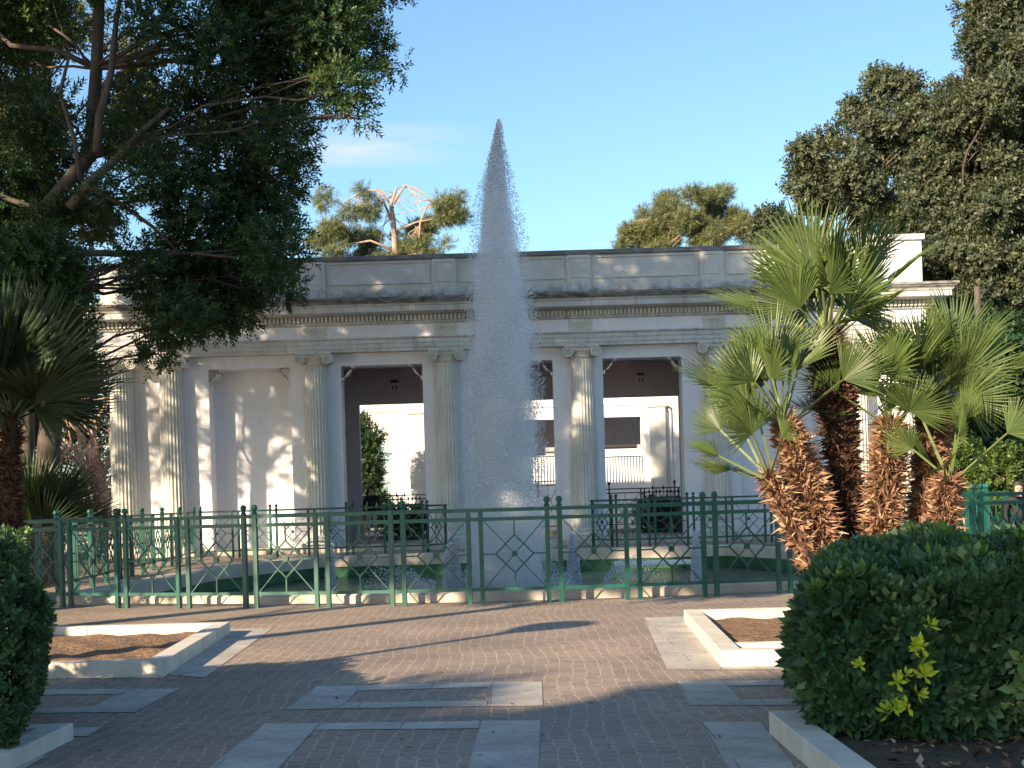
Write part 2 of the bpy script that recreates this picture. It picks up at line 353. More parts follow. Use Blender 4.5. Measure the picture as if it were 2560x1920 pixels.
strip('paving_inlay', [[(-60, 1895), (117, 1891), (65, 1920), (20, 1960), (-90, 1960)]], 'pale slab in the bottom left corner under the hedge')
strip('paving_inlay', [[(1690, 1704), (1806, 1703), (1850, 1749), (1852, 1764), (1724, 1764)], [(1808, 1703), (2000, 1701), (2000, 1713), (1819, 1715)],
      [(1853, 1749), (2010, 1748), (2010, 1763), (1854, 1764)]], 'pale stone frame in front of the right planter')
strip('paving_inlay', [[(1754, 1806), (1900, 1805), (2040, 1990), (1862, 1990)]], 'long pale slab running beside the right hedge kerb')
# aprons of pale slabs round the two planters
def apron(polys, label):
    strip('slab_apron', polys, label)
apron([[(412, 1686), (512, 1694.5), (681, 1572), (575, 1572)], [(60, 1687), (411, 1687), (409, 1696), (50, 1698)]], 'pale slab apron around the left soil planter')
apron([[(1609, 1545), (1709, 1541), (1807, 1662), (1800, 1675), (1668, 1675)], [(1809, 1663), (2040, 1663), (2044, 1675), (1803, 1675)]], 'bright sunlit slab apron around the right soil planter')

# ------------------------------------------------------------------ planters (kerb walls with soil)
def planter(name, out, th, h, label, ground=M['soil'], soilz=0.03):
    """out: outer corners (x,y) ccw"""
    c = (sum(p[0] for p in out) / len(out), sum(p[1] for p in out) / len(out))
    root = tag(empty(name, (c[0], c[1], 0)), label, 'planter')
    inn = []; n = len(out)
    for i in range(n):
        p0, p1, p2 = Vector(out[i - 1]), Vector(out[i]), Vector(out[(i + 1) % n])
        e1 = (p1 - p0).normalized(); e2 = (p2 - p1).normalized(); n1 = Vector((-e1.y, e1.x)); n2 = Vector((-e2.y, e2.x))
        k = (n1 + n2) / (1 + n1.dot(n2)); inn.append(tuple(p1 + k * th))
    for i in range(n):
        j = (i + 1) % n; L = (Vector(out[j]) - Vector(out[i])).length; b = MB()
        ns = max(1, int(L / 1.3))
        for s in range(ns):
            t0 = s / ns + (0.004 / L if s else 0); t1 = (s + 1) / ns - (0.004 / L if s < ns - 1 else 0)
            lerp = lambda a, bb, t: (a[0] + (bb[0] - a[0]) * t - c[0], a[1] + (bb[1] - a[1]) * t - c[1])
            b.prism([lerp(out[i], out[j], t0), lerp(out[i], out[j], t1), lerp(inn[i], inn[j], t1), lerp(inn[i], inn[j], t0)], -0.02, h)
        b.build('kerb', M['kerb'], root, bevel=0.006)
    nx = 36
    xs = [p[0] for p in inn]; 
    x0, x1, y0, y1 = min(xs), max(xs), min(p[1] for p in inn), max(p[1] for p in inn); g = 40; V = []
    for j in range(g + 1):
        ty = j / g; y = y0 + (y1 - y0) * ty
        # left and right limits of the bed at this depth
        hits = []
        for k in range(n):
            a_, b_ = inn[k], inn[(k + 1) % n]
            if abs(a_[1] - b_[1]) > .3:
                t_ = (y - a_[1]) / (b_[1] - a_[1]); hits.append(a_[0] + (b_[0] - a_[0]) * t_)
        xa, xb = min(hits), max(hits)
        for i in range(g + 1):
            x = xa + (xb - xa) * i / g; V.append((x - c[0], y - c[1], soilz + .012 * math.sin(x * 5 + y * 2) * math.sin(y * 4) + .010 * math.sin(x * 13 + y * 7) + random.uniform(0, .008)))
    b = MB(); b.add(V, [(j * (g + 1) + i, j * (g + 1) + i + 1, (j + 1) * (g + 1) + i + 1, (j + 1) * (g + 1) + i) for j in range(g) for i in range(g)]); b.build('soil', ground, root, smooth=True)
    return root
kfl = G(412, 1651, 0.13); kbl = G(575, 1554, 0.13)
planter('planter', [(-6.2, kfl.y + 0.1), (kfl.x, kfl.y), (kbl.x, kbl.y), (-6.2, kbl.y + 0.15)], 0.17, 0.13, 'left low stone planter of bare soil beside the dark hedge')
kfr = G(1802, 1627, 0.13); kbr = G(1709, 1524, 0.13)
planter('planter', [(kfr.x, kfr.y), (5.2, kfr.y - 0.15), (5.2, kbr.y - 0.1), (kbr.x, kbr.y)], 0.17, 0.13, 'right low stone planter of sunlit soil behind the big hedge')
b = MB(); p0 = G(1835, 1626, 0.05); b.box(0, 1.6, -0.14, 0, 0.0, 0.075); tag(b.build('stone_block', M['kerb'], None, bevel=0.01, loc=(p0.x, p0.y + 0.16, 0.03), rz=-0.03), 'loose pale kerb stone lying inside the sunlit planter', 'stone')
hbl = G(1921, 1777, 0.13); hfl = G(2103, 1920, 0.13)
dv = (Vector((hfl.x, hfl.y)) - Vector((hbl.x, hbl.y)))
hf2 = Vector((hbl.x, hbl.y)) + dv * 2.2
planter('planter', [(hf2.x, hf2.y), (7, hf2.y), (7, hbl.y + 0.1), (hbl.x, hbl.y)], 0.16, 0.13, 'stone kerbed bed carrying the big right hedge', M['earth'], 0.06)
planter('planter', [(-6.5, 4.6), (-2.85, 4.6), (-2.72, 8.9), (-6.5, 8.9)], 0.16, 0.10, 'stone kerbed bed under the dark left hedge', M['earth'], 0.05)

# ------------------------------------------------------------------ railings
PITCH = 1.04
def panel_mesh(L, name='panel'):
    b = MB(); x0, x1 = 0.0, L
    for z, r in ((1.24, 0.024), (1.12, 0.024), (0.195, 0.022)): b.box(x0 - 0.01, x1 + 0.01, -r * 0.7, r * 0.7, z - r, z + r)
    a, c = 0.11, L - 0.11; m = L / 2; zc = 0.657; hx = 0.25 * (c - a) / 0.82; hz = 0.25
    def bar(p, q_, w):
        b.tube([(p[0], 0, p[1]), (q_[0], 0, q_[1])], w, 4)
    for p, q_ in (((m, zc + hz), (m + hx, zc)), ((m + hx, zc), (m, zc - hz)), ((m, zc - hz), (m - hx, zc)), ((m - hx, zc), (m, zc + hz))): bar(p, q_, 0.015)
    bar((m, 1.10), (m, zc + hz), 0.013); bar((m, 0.21), (m, zc - hz), 0.013); bar((a, zc), (m - hx, zc), 0.013); bar((c, zc), (m + hx, zc), 0.013)
    for p in ((a, 1.11), (c, 1.11), (a, 0.2), (c, 0.2)): bar(p, (m, zc), 0.0095)
    b.prismY([(m + 0.04 * math.cos(k * math.pi / 5), zc + 0.04 * math.sin(k * math.pi / 5)) for k in range(10)], -0.022, 0.022)
    return b.mesh(name, M['green'])
def post_mesh(fin, name='post'):
    b = MB()
    if fin:
        b.box(-0.03, 0.03, -0.03, 0.03, 0, 1.27)
        b.lathe([(0.034, 1.268), (0.04, 1.28), (0.03, 1.295), (0.02, 1.31), (0.028, 1.32), (0.042, 1.345), (0.044, 1.362), (0.036, 1.385), (0.015, 1.4), (0.001, 1.402)], 12)
    else: b.box(-0.028, 0.028, -0.028, 0.028, 0, 1.262)
    return b.mesh(name, M['green'])
PM = {}; POST = {True: post_mesh(True), False: post_mesh(False)}
def railing(pts, fin0, label, name='railing', z=0, everyfin=False, mid=None):
    c = Vector(pts[0]); root = tag(empty(name, (c.x, c.y, z)), label, 'railing')
    for i in range(len(pts) - 1):
        p = Vector(pts[i]); q_ = Vector(pts[i + 1]); L = round((q_ - p).length, 3); an = math.atan2(q_.y - p.y, q_.x - p.x)
        if L not in PM: PM[L] = panel_mesh(L)
        link('panel', PM[L], root, (p.x - c.x, p.y - c.y, 0), an)
        for t, k in ((0.082, i), (L - 0.082, i + 1)):
            pp = p + (q_ - p).normalized() * t
            link('post', POST[everyfin or (k + fin0) % 2 == 0], root, (pp.x - c.x, pp.y - c.y, 0), an)
    return root
def arc_pts():
    da = PITCH / 14.0; a0 = math.asin((-0.505 - RC[0]) / 14.0); out = []
    for k in range(-7, 9):
        an = a0 + k * da; out.append((RC[0] + 14 * math.sin(an), RC[1] - 14 * math.cos(an)))
    return out
AP = arc_pts()
railing(AP, 0, 'front curved green railing with diamond panels before the fountain pool')
def line_pts(p, q_, n): return [(p[0] + (q_[0] - p[0]) * i / n, p[1] + (q_[1] - p[1]) * i / n) for i in range(n + 1)]
railing(line_pts(AP[0], (-8.4, 38.5), 14), 0, 'green railing receding along the left side of the pool')
railing(line_pts(AP[-1], (8.8, 38.5), 14), 0, 'green railing receding along the right side of the pool behind palms')
railing(line_pts((-8.35, 38.6), (-2.3, 38.5), 6) + [(-1.78, 39.4)], 0, 'far green railing left of the water jet below the columns')
railing([(2.12, 39.4)] + line_pts((2.66, 38.5), (8.8, 38.5), 6), 1, 'far green railing right of the water jet below the columns')

# ------------------------------------------------------------------ the building
PSI = R(0.0); Y0 = 41.2
def S(px, py=1100):
    a, _ = ab(px, py); return a * Y0 / (F * math.cos(PSI) + a * math.sin(PSI))
Bd = tag(empty('pavilion', (0, Y0, 0), -PSI), 'white classical pavilion with fluted columns and stained parapet behind the fountain', 'building')
sL = S(283); sR = S(2293); D_ = 5.2
WT = 0.75                                            # wall thickness
openings = [(S(526), S(730), 'blind'), (S(857), S(1061), 'open'), (S(1186), S(1387), 'open'), (S(1512), S(1709), 'open'), (S(1850), S(2047), 'blind')]
cols = [S(314), S(437), S(797), S(1123), S(1458), S(1789), S(2139), S(2256)]
ZO = 5.25; ZB = 0.15
b = MB(); xs = sL + 0.12
for (a, c, k) in openings:
    b.box(xs, a, 0, WT, ZB, ZO); xs = c
b.box(xs, sR - 0.1, 0, WT, ZB, ZO)
b.box(sL + 0.12, sR - 0.1, 0, WT, ZO, 5.60)
b.box(sL + 0.12, sL + 0.6, WT, D_, ZB, 5.60); b.box(sR - 0.6, sR - 0.1, WT, D_, ZB, 5.60)
b.build('front_wall', M['wall'], Bd)
for (a, c, k) in openings:
    if k == 'blind':
        MB().box(a - 0.1, c + 0.1, WT + 0.002, WT + 0.2, ZB, ZO + 0.2).build('niche_back', M['wall'], Bd)
# inner walls of the loggia: brown with the shade put into it, lower openings to the court
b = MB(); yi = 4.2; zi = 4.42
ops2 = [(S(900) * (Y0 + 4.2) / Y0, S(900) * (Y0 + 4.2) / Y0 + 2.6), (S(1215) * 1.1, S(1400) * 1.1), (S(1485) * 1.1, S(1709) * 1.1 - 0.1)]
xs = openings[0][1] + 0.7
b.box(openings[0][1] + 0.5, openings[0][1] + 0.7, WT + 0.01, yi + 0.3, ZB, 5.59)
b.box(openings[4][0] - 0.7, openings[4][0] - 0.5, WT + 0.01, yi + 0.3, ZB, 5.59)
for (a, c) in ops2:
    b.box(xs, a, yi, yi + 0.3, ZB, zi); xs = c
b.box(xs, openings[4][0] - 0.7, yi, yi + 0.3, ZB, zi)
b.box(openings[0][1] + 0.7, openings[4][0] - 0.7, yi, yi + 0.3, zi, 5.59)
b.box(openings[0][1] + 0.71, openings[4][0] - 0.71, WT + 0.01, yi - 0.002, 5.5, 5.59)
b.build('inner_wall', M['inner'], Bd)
# plinth and floor
MB().box(sL - 0.25, sR + 0.25, -0.75, D_, 0, ZB).build('plinth', M['rim'], Bd, bevel=0.015)
# brackets in the upper corners of each opening
def bracket(cx, sgn, y, zt):
    arc = [(0.36 * (1 - math.cos(k * math.pi / 20)), -0.36 * (1 - math.sin(k * math.pi / 20))) for k in range(11)]
    pts = [(x, z - 0.0) for x, z in arc] + [(x + 0.055, z - 0.055 * (1 if k else .3)) for k, (x, z) in enumerate(arc[::-1])]
    pts = [(0.0, -0.44), (0.0, -0.34)] + [(0.30 * math.sin(k * math.pi / 16) ** 1 * 1.0, -0.34 + 0.33 * (1 - math.cos(k * math.pi / 16))) for k in range(2, 9)][0:7] + [(0.40, 0.0), (0.40, -0.06), (0.33, -0.07), (0.26, -0.11), (0.19, -0.19), (0.13, -0.28), (0.07, -0.33), (0.06, -0.42)]
    b = MB(); p = [(cx + sgn * x, zt + z) for x, z in pts]
    if sgn < 0: p = p[::-1]
    b.prismY(p, y, y + 0.35)
    return b
for (a, c, k) in openings:
    for cx, sg in ((a, 1), (c, -1)):
        bracket(cx - sg * 0.002, sg, 0.04, ZO + 0.002).build('bracket', M['colm'], Bd)
# entablature helper: mouldings run along the facade (and return at both ends)
def band(name, m, zprof, x0=sL, x1=sR, back=D_, bev=0, parent=Bd):
    """zprof: list of (projection, z) from bottom to top"""
    b = MB(); n = len(zprof); vs = []
    for k, (sx_, sy_) in enumerate(((x0, 0), (x1, 0))):
        for p, z in zprof:
            vs.append((sx_ + (-p if k == 0 else p), -p, z))
    for k, sx_ in ((0, x0), (1, x1)):
        for p, z in zprof: vs.append((sx_ + (-p if k == 0 else p), back, z))
    fs = []
    for j in range(n - 1):
        fs.append((j, n + j, n + j + 1, j + 1)); fs.append((2 * n + j, j, j + 1, 2 * n + j + 1)); fs.append((n + j, 3 * n + j, 3 * n + j + 1, n + j + 1))
        fs.append((3 * n + j, 2 * n + j, 2 * n + j + 1, 3 * n + j + 1))
    fs.append((n - 1, 2 * n - 1, 4 * n - 1, 3 * n - 1)); fs.append((0, 2 * n, 3 * n, n))
    b.add(vs, fs); return b.build(name, m, parent)
ent = band('architrave', M['stone'], [(0.30, 5.602), (0.30, 5.70), (0.33, 5.702), (0.33, 5.82), (0.36, 5.822), (0.36, 5.93), (0.42, 5.96), (0.42, 5.995)])
band('frieze', M['wall'], [(0.305, 5.996), (0.305, 6.35)])
band('frieze_moulding', M['stone'], [(0.34, 6.351), (0.38, 6.38), (0.38, 6.42)])
band('dentil_backing', M['stone'], [(0.39, 6.421), (0.39, 6.60)])
band('cornice', M['stone'], [(0.52, 6.601), (0.82, 6.64), (0.84, 6.66), (0.84, 6.79), (0.87, 6.81), (0.90, 6.859)])
M['lichen'] = simple('lichen_stained_stone', (0.055, 0.06, 0.058), (0.30, 0.30, 0.285), 2.4, 0.95, 0.4, 25, stretch=(1.6, 1, 5))
band('cornice_crown', M['lichen'], [(0.90, 6.86), (0.93, 6.90), (0.95, 6.905), (0.98, 6.96), (1.01, 6.965), (1.01, 7.03), (0.55, 7.08)])
b = MB(); x = sL - 0.40
while x < sR + 0.40:
    b.box(x, x + 0.062, -0.48, -0.391, 6.44, 6.585); x += 0.113
y = -0.36
while y < D_:
    b.box(sL - 0.48, sL - 0.391, y, y + 0.062, 6.44, 6.585); b.box(sR + 0.391, sR + 0.48, y, y + 0.062, 6.44, 6.585); y += 0.113
b.build('dentils', M['colm'], Bd)
band('parapet', M['para'], [(0.20, 7.081), (0.20, 8.16)])
band('coping', M['cap'], [(0.22, 8.161), (0.27, 8.18), (0.27, 8.27), (0.20, 8.31)])
# parapet frames: a raised block over each column, framed panels between
b = MB()
def frame(x0, x1, z0, z1, w, y0, y1):
    b.box(x0, x1, y0, y1, z1 - w, z1); b.box(x0, x1, y0, y1, z0, z0 + w)
    b.box(x0, x0 + w, y0, y1, z0 + w, z1 - w); b.box(x1 - w, x1, y0, y1, z0 + w, z1 - w)
cb = sorted(cols[2:6] + [(cols[0] + cols[1]) / 2, (cols[6] + cols[7]) / 2])
for cx in cb[1:-1]:
    b.box(cx - 0.33, cx + 0.33, -0.275, -0.201, 7.082, 8.158)
    frame(cx - 0.25, cx + 0.25, 7.52, 8.10, 0.03, -0.298, -0.2752)
    b.box(cx - 0.35, cx + 0.35, -0.31, -0.2752, 7.082, 7.20)
for a, c in zip(cb[:-1], cb[1:]):
    frame(a + 0.42, c - 0.42, 7.50, 8.12, 0.04, -0.238, -0.2012)
b.build('parapet_blocks', M['para'], Bd)
# frieze relief tablets above the columns
for cx in cols[2:6]:
    t = MB(); t.box(cx - 0.32, cx + 0.32, -0.345, -0.306, 6.0, 6.345)
    t.box(cx - 0.26, cx + 0.26, -0.362, -0.346, 6.05, 6.30)
    tb = t.build('tablet', M['colm'], Bd)
    t = MB()
    for sg in (-1, 1):
        pts = []
        for k in range(20):
            an = k / 19 * 4.2 * math.pi * 0.5; r = 0.075 * (1 - k / 26)
            pts.append((cx + sg * (0.13 + r * math.cos(an)), -0.37, 6.18 + r * math.sin(an)))
        t.tube(pts, 0.014, 5)
        t.tube([(cx + sg * 0.05, -0.37, 6.10), (cx + sg * 0.02, -0.37, 6.16), (cx + sg * 0.05, -0.37, 6.24)], 0.013, 5)
    t.tube([(cx - 0.07, -0.37, 6.25), (cx, -0.375, 6.22), (cx + 0.07, -0.37, 6.25)], 0.014, 5)
    t.build('scroll', M['colm'], tb, smooth=True)
# columns
def shaft_mesh():
    nf = 22; pf = 6; n = nf * pf; zs = [(0.0, 1.0), (0.2, 1.0), (0.45, 0.97), (0.75, 0.92), (1.0, 0.85)]
    R0 = 0.35; z0, z1 = ZB + 0.34, 5.28; V = []
    for t, k in zs:
        for i in range(n):
            u = (i % pf) / pf; dr = 0.045 * math.sin(math.pi * min(1, u / 0.82)) if u < 0.82 else 0
            r = (R0 - dr) * k; an = 2 * math.pi * i / n; V.append((r * math.cos(an), r * math.sin(an), z0 + (z1 - z0) * t))
    Fq = [(j * n + i, j * n + (i + 1) % n, (j + 1) * n + (i + 1) % n, (j + 1) * n + i) for j in range(len(zs) - 1) for i in range(n)]
    return npmesh('shaft', V, Fq, M['colm'])
SH = shaft_mesh()
bb = MB(); bb.box(-0.46, 0.46, -0.46, 0.46, ZB, ZB + 0.12)
bb.lathe([(0.45, ZB + 0.12), (0.47, ZB + 0.15), (0.45, ZB + 0.2), (0.39, ZB + 0.21), (0.38, ZB + 0.25), (0.42, ZB + 0.27), (0.42, ZB + 0.3), (0.37, ZB + 0.34)], 28)
BM_ = bb.mesh('column_base', M['colm'])
def capital_mesh():
    b = MB(); b.lathe([(0.30, 5.24), (0.33, 5.27), (0.32, 5.30), (0.36, 5.36), (0.40, 5.42), (0.40, 5.46)], 24)
    b.box(-0.47, 0.47, -0.42, 0.40, 5.545, 5.60)
    b.box(-0.40, 0.40, -0.38, 0.36, 5.46, 5.55)
    for sx_ in (-1, 1):
        for y in (-0.40, 0.38):
            pts = []; rr = []
            for k in range(44):
                an = math.pi / 2 + sx_ * -1 * k / 43 * 2.4 * 2 * math.pi; r = 0.155 * (1 - k / 50)
                pts.append((sx_ * 0.375 + r * math.cos(an), y, 5.40 + r * math.sin(an))); rr.append(0.026 - 0.012 * k / 43)
            b.tube(pts, rr, 6)
        # bolster between the two volutes
        b.tube([(sx_ * 0.375, -0.37, 5.40), (sx_ * 0.375, -0.15, 5.40), (sx_ * 0.375, 0.0, 5.40), (sx_ * 0.375, 0.36, 5.40)], [0.145, 0.115, 0.105, 0.14], 16)
    for k in range(7):
        x = -0.24 + 0.08 * k; b.lathe([(0.001, -0.05), (0.026, -0.03), (0.032, 0.0), (0.022, 0.03), (0.001, 0.04)], 8, (x, -0.385 - 0.015 * math.cos(x * 4), 5.44))
    b.tube([(-0.2, -0.40, 5.52), (-0.1, -0.43, 5.56), (0, -0.445, 5.53), (0.1, -0.43, 5.56), (0.2, -0.40, 5.52)], 0.028, 6)
    b.lathe([(0.001, -0.06), (0.05, -0.03), (0.06, 0.02), (0.03, 0.06), (0.001, 0.07)], 8, (0, -0.43, 5.57))
    return b.mesh('capital', M['colm'])
CM = capital_mesh()
for i, cx in enumerate(cols):
    sh = link('column', SH, Bd, (cx, -0.30, 0)); link('base', BM_, sh); link('capital', CM, sh)
# wide pilasters flush behind the columns
for cx in cols:
    hw = 0.42 if cx not in (cols[0], cols[6], cols[7], cols[1]) else 0.36
    MB().box(cx - hw, cx + hw, -0.06, -0.002, ZB + 0.001, 5.599).build('pilaster', M['wall'], Bd)
# raised attic of the right end pavilion
x0a, x1a = S(2150, 650), S(2290, 650)
att = MB().box(x0a, x1a, -0.55, 2.5, 7.085, 8.25).build('attic_block', M['wall'], Bd)
MB().box(x0a - 0.09, x1a + 0.09, -0.64, 2.6, 8.251, 8.42).build('attic_coping', M['stone'], att, bevel=0.03)
# small wall lamps on the inner wall
for cx, zz in ((S(990) * 1.10, 5.02), (S(1606) * 1.10, 5.02)):
    l = empty('wall_lamp', (0, 0, 0)); l.parent = Bd; l.location = (cx, yi - 0.002, zz - 0.1)
    MB().box(-0.11, 0.11, -0.14, 0, 0.16, 0.23).build('hood', M['dkiron'], l)
    MB().box(-0.14, 0.14, -0.10, 0, -0.12, 0.12).build('housing', M['stone'], l, bevel=0.01)
    for dx in (-0.055, 0.055): MB().box(dx - 0.02, dx + 0.02, -0.112, -0.1, -0.06, 0.06).build('aperture', M['dkiron'], l)
# rust stained plant-streak at the left end of the frieze
b = MB()
# ------------------------------------------------------------------ court and rear wing
tag(MB().box(-16, 18, 0, 14, 0, 0.28).build('terrace', M['rim'], None, loc=(0, 47.0, 0)), kind='structure')
RWY = 59.5
RW = tag(empty('rear_wing', (0, RWY, 0), -PSI), 'sunlit white wing with square openings and pilasters seen through the doorways', 'building')
def S2(px, py=1150):
    a, _ = ab(px, py); return a * RWY / (F * math.cos(PSI) + a * math.sin(PSI))
def Z2(px, py):
    _, b_ = ab(px, py); return H - b_ * RWY / F
wins = [(S2(1262), S2(1402), Z2(1330, 1140), Z2(1330, 1050)), (S2(1500), S2(1605), Z2(1560, 1122), Z2(1560, 1042))]
arch = (S2(790), S2(974), Z2(900, 1068))
b = MB(); zt = 6.3
def wallseg(x0, x1, z0, z1):
    if x1 > x0 and z1 > z0: b.box(x0, x1, 0, 0.4, z0, z1)
wallseg(-16, arch[0], 0, zt); wallseg(arch[1], wins[0][0], 0, zt); wallseg(wins[0][1], wins[1][0], 0, zt); wallseg(wins[1][1], 18, 0, zt)
for w in wins: wallseg(w[0], w[1], 0, w[2]); wallseg(w[0], w[1], w[3], zt)
# arched opening: round headed
ax0, ax1, az = arch; rad = (ax1 - ax0) / 2; cxx = (ax0 + ax1) / 2; zspr = az - rad
pts = [(ax0, zt), (ax0, zspr)] + [(cxx - rad * math.cos(k * math.pi / 24), zspr + rad * math.sin(k * math.pi / 24)) for k in range(1, 24)] + [(ax1, zspr), (ax1, zt)]
for i in range(1, len(pts) - 2):
    p, q_ = pts[i], pts[i + 1]
    b.prismY([(p[0], p[1]), (q_[0], q_[1]), (q_[0], zt), (p[0], zt)], 0, 0.4)
b.build('wall', M['rear'], RW)
band_kw = dict(parent=RW)
band('moulding', M['rear'], [(0.0, 5.02), (0.07, 5.03), (0.07, 5.10), (0.0, 5.11)], -16, 18, 0.3, parent=RW)
for px in (1045, 1645):
    cx = S2(px); p = MB(); p.box(cx - 0.33, cx + 0.33, -0.25, 0, 0.28, 4.9); pp = p.build('pilaster', M['colm'], RW, bevel=0.02)
    MB().box(cx - 0.42, cx + 0.42, -0.33, 0, 4.901, 5.018).build('capital', M['colm'], pp, bevel=0.03)
    MB().tube([(cx + 0.55, -0.06, 0.3), (cx + 0.55, -0.06, 4.7), (cx + 0.45, -0.12, 4.95)], 0.05, 8).build('downpipe', M['wall'], RW)
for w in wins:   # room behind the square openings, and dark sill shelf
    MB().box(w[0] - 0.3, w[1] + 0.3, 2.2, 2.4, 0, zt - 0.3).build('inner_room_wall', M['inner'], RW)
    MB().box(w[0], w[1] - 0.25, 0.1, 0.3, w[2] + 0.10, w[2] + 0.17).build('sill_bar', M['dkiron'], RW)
MB().box(-16, 18, 0.4, 2.4, zt - 0.2, zt).build('roof', M['rear'], RW)
# white slatted fence in front of the rear wing
for xa, xb, lab in ((1495, 1606, 'right'), (1300, 1405, 'middle')):
    pa, pb = at(xa, 1145, 57), at(xb, 1145, 57); L = pb.x - pa.x
    wf = tag(empty('picket_fence', (pa.x, 57, 0.28), 0), 'white vertical bar fence in the court seen through the %s doorway' % lab, 'fence')
    hz_ = pa.z - 0.28; b = MB(); n = int(L / 0.115)
    for k in range(n + 1): b.box(k * L / n - 0.022, k * L / n + 0.022, -0.022, 0.022, 0, hz_)
    b.build('bars', M['white'], wf); MB().box(0, L, -0.03, 0.03, hz_, hz_ + 0.05).build('top_rail', M['white'], wf)
# raised railings on the terrace edge, seen through the doorways
def z_on(px, py, d): return at(px, py, d).z
RD = 47.3
def trail(x0, x1, zt_, label, posts, fins):
    pa, pb = at(x0, 1230, RD), at(x1, 1225, RD); L = pb.x - pa.x
    r = tag(empty('terrace_railing', (pa.x, RD, 0.28), -PSI), label, 'railing'); h = zt_ - 0.28
    b = MB()
    for z in (h, h - 0.13, 0.14): b.box(0, L, -0.014, 0.014, z - 0.018, z + 0.018)
    b.build('rails', M['dkiron'], r)
    for px in posts:
        X = at(px, 1235, RD).x - pa.x; p = MB(); fin = px in fins
        p.box(X - 0.022, X + 0.022, -0.022, 0.022, 0, h + (0.12 if fin else 0.018))
        if fin: p.lathe([(0.02, 0), (0.04, 0.03), (0.05, 0.06), (0.04, 0.1), (0.01, 0.12)], 8, (X, 0, h + 0.12))
        p.build('post', M['dkiron'], r)
    ps = sorted(posts); b = MB()
    for pa_, pb_ in zip(ps[:-1], ps[1:]):
        if pb_ - pa_ < 30: continue
        Xa, Xb = at(pa_, 1235, RD).x - pa.x, at(pb_, 1235, RD).x - pa.x; m = (Xa + Xb) / 2; zc = (h - 0.13 + 0.14) / 2; hx = (Xb - Xa) * 0.24; hz = (h - 0.27) * 0.26
        for p, q_ in (((m, zc + hz), (m + hx, zc)), ((m + hx, zc), (m, zc - hz)), ((m, zc - hz), (m - hx, zc)), ((m - hx, zc), (m, zc + hz)),
                      ((m, zc + hz), (m, h - 0.13)), ((m, zc - hz), (m, 0.14)), ((Xa, zc), (m - hx, zc)), ((Xb, zc), (m + hx, zc)),
                      ((Xa, 0.14), (m, zc)), ((Xb, 0.14), (m, zc)), ((Xa, h - 0.13), (m, zc)), ((Xb, h - 0.13), (m, zc))):
            b.tube([(p[0], 0, p[1]), (q_[0], 0, q_[1])], 0.011, 4)
    b.build('lattice', M['dkiron'], r)
trail(903, 1075, z_on(980, 1239, RD), 'dark terrace railing seen through the left open doorway', (906, 995, 1005, 1072), ())
trail(1500, 1712, z_on(1600, 1221, RD), 'dark terrace railing seen through the right open doorway', (1523, 1602, 1611, 1697, 1687), (1523, 1687))
trail(1190, 1400, z_on(1300, 1205, RD), 'dark terrace railing behind the water jet in the middle doorway', (1200, 1300, 1345, 1395), ())
# low green gates with spear tips
def gate(px, d, w, label):
    p = at(px, 1260, d); r = tag(empty('spear_gate', (p.x, d, 0.15), 0), label, 'gate')
    b = MB()
    for x in (0.03, w - 0.03): b.box(x - 0.035, x + 0.035, -0.03, 0.03, 0, 1.08)
    b.box(0, w, -0.025, 0.025, 1.081, 1.14); b.box(0, w, -0.025, 0.025, 0.82, 0.87); b.box(0, w, -0.025, 0.025, 0.1, 0.16); b.build('frame', M['green'], r)
    b = MB(); n = int(w / 0.13)
    for k in range(n + 1):
        x = 0.08 + (w - 0.16) * k / n; hh = 1.24 + (0.12 if k in (n // 2, 1) else 0)
        b.box(x - 0.009, x + 0.009, -0.009, 0.009, 0.16, hh); b.lathe([(0.008, 0), (0.03, 0.03), (0.035, 0.06), (0.012, 0.11), (0.001, 0.15)], 6, (x, 0, hh))
    b.build('spear_bars', M['dkiron'], r)
gate(1617, 45.0, 1.05, 'green gate with dark spear tips in the right doorway')
gate(976, 45.0, 1.0, 'green gate with dark spear tips in the left doorway')

# ------------------------------------------------------------------ foliage machinery
def sprig(n, L, ll, lw, spread=0.9, fold=0.25, seed=0):
    """twig of n leaves along +Z; returns verts (n*4,3)"""
    rg = np.random.default_rng(seed); V = []
    for i in range(n):
        t = (i + 0.6) / n; an = i * 2.399 + rg.uniform(-.3, .3); rad = np.array([math.cos(an), math.sin(an), 0])
        k = spread * (0.55 + 0.6 * (1 - t)); d = rad * k + np.array([0, 0, 1]) * (1.15 - k * 0.6); d /= np.linalg.norm(d)
        sd_ = np.cross(d, np.array([0, 0, 1])); sd_ /= (np.linalg.norm(sd_) + 1e-6); nn = np.cross(sd_, d)
        p = np.array([0, 0, L * t]); l = ll * rg.uniform(.75, 1.15); w = lw * rg.uniform(.8, 1.15)
        V += [p, p + d * l * .5 + sd_ * w / 2 + nn * w * fold, p + d * l - nn * l * .08, p + d * l * .5 - sd_ * w / 2 + nn * w * fold]
    return np.array(V)
def rosette(n, ll, lw, seed=0):
    rg = np.random.default_rng(seed); V = []
    for i in range(n):
        an = i * 2.399; el = R(12 + 55 * i / n); d = np.array([math.cos(an) * math.cos(el), math.sin(an) * math.cos(el), math.sin(el)])
        sd_ = np.array([-math.sin(an), math.cos(an), 0]); nn = np.cross(d, sd_); l = ll * (1.05 - .4 * i / n) * rg.uniform(.85, 1.1); w = lw
        p = np.array([0, 0, 0.004 * i])
        V += [p, p + d * l * .62 + sd_ * w / 2 , p + d * l - nn * l * -.1, p + d * l * .62 - sd_ * w / 2]
    return np.array(V)
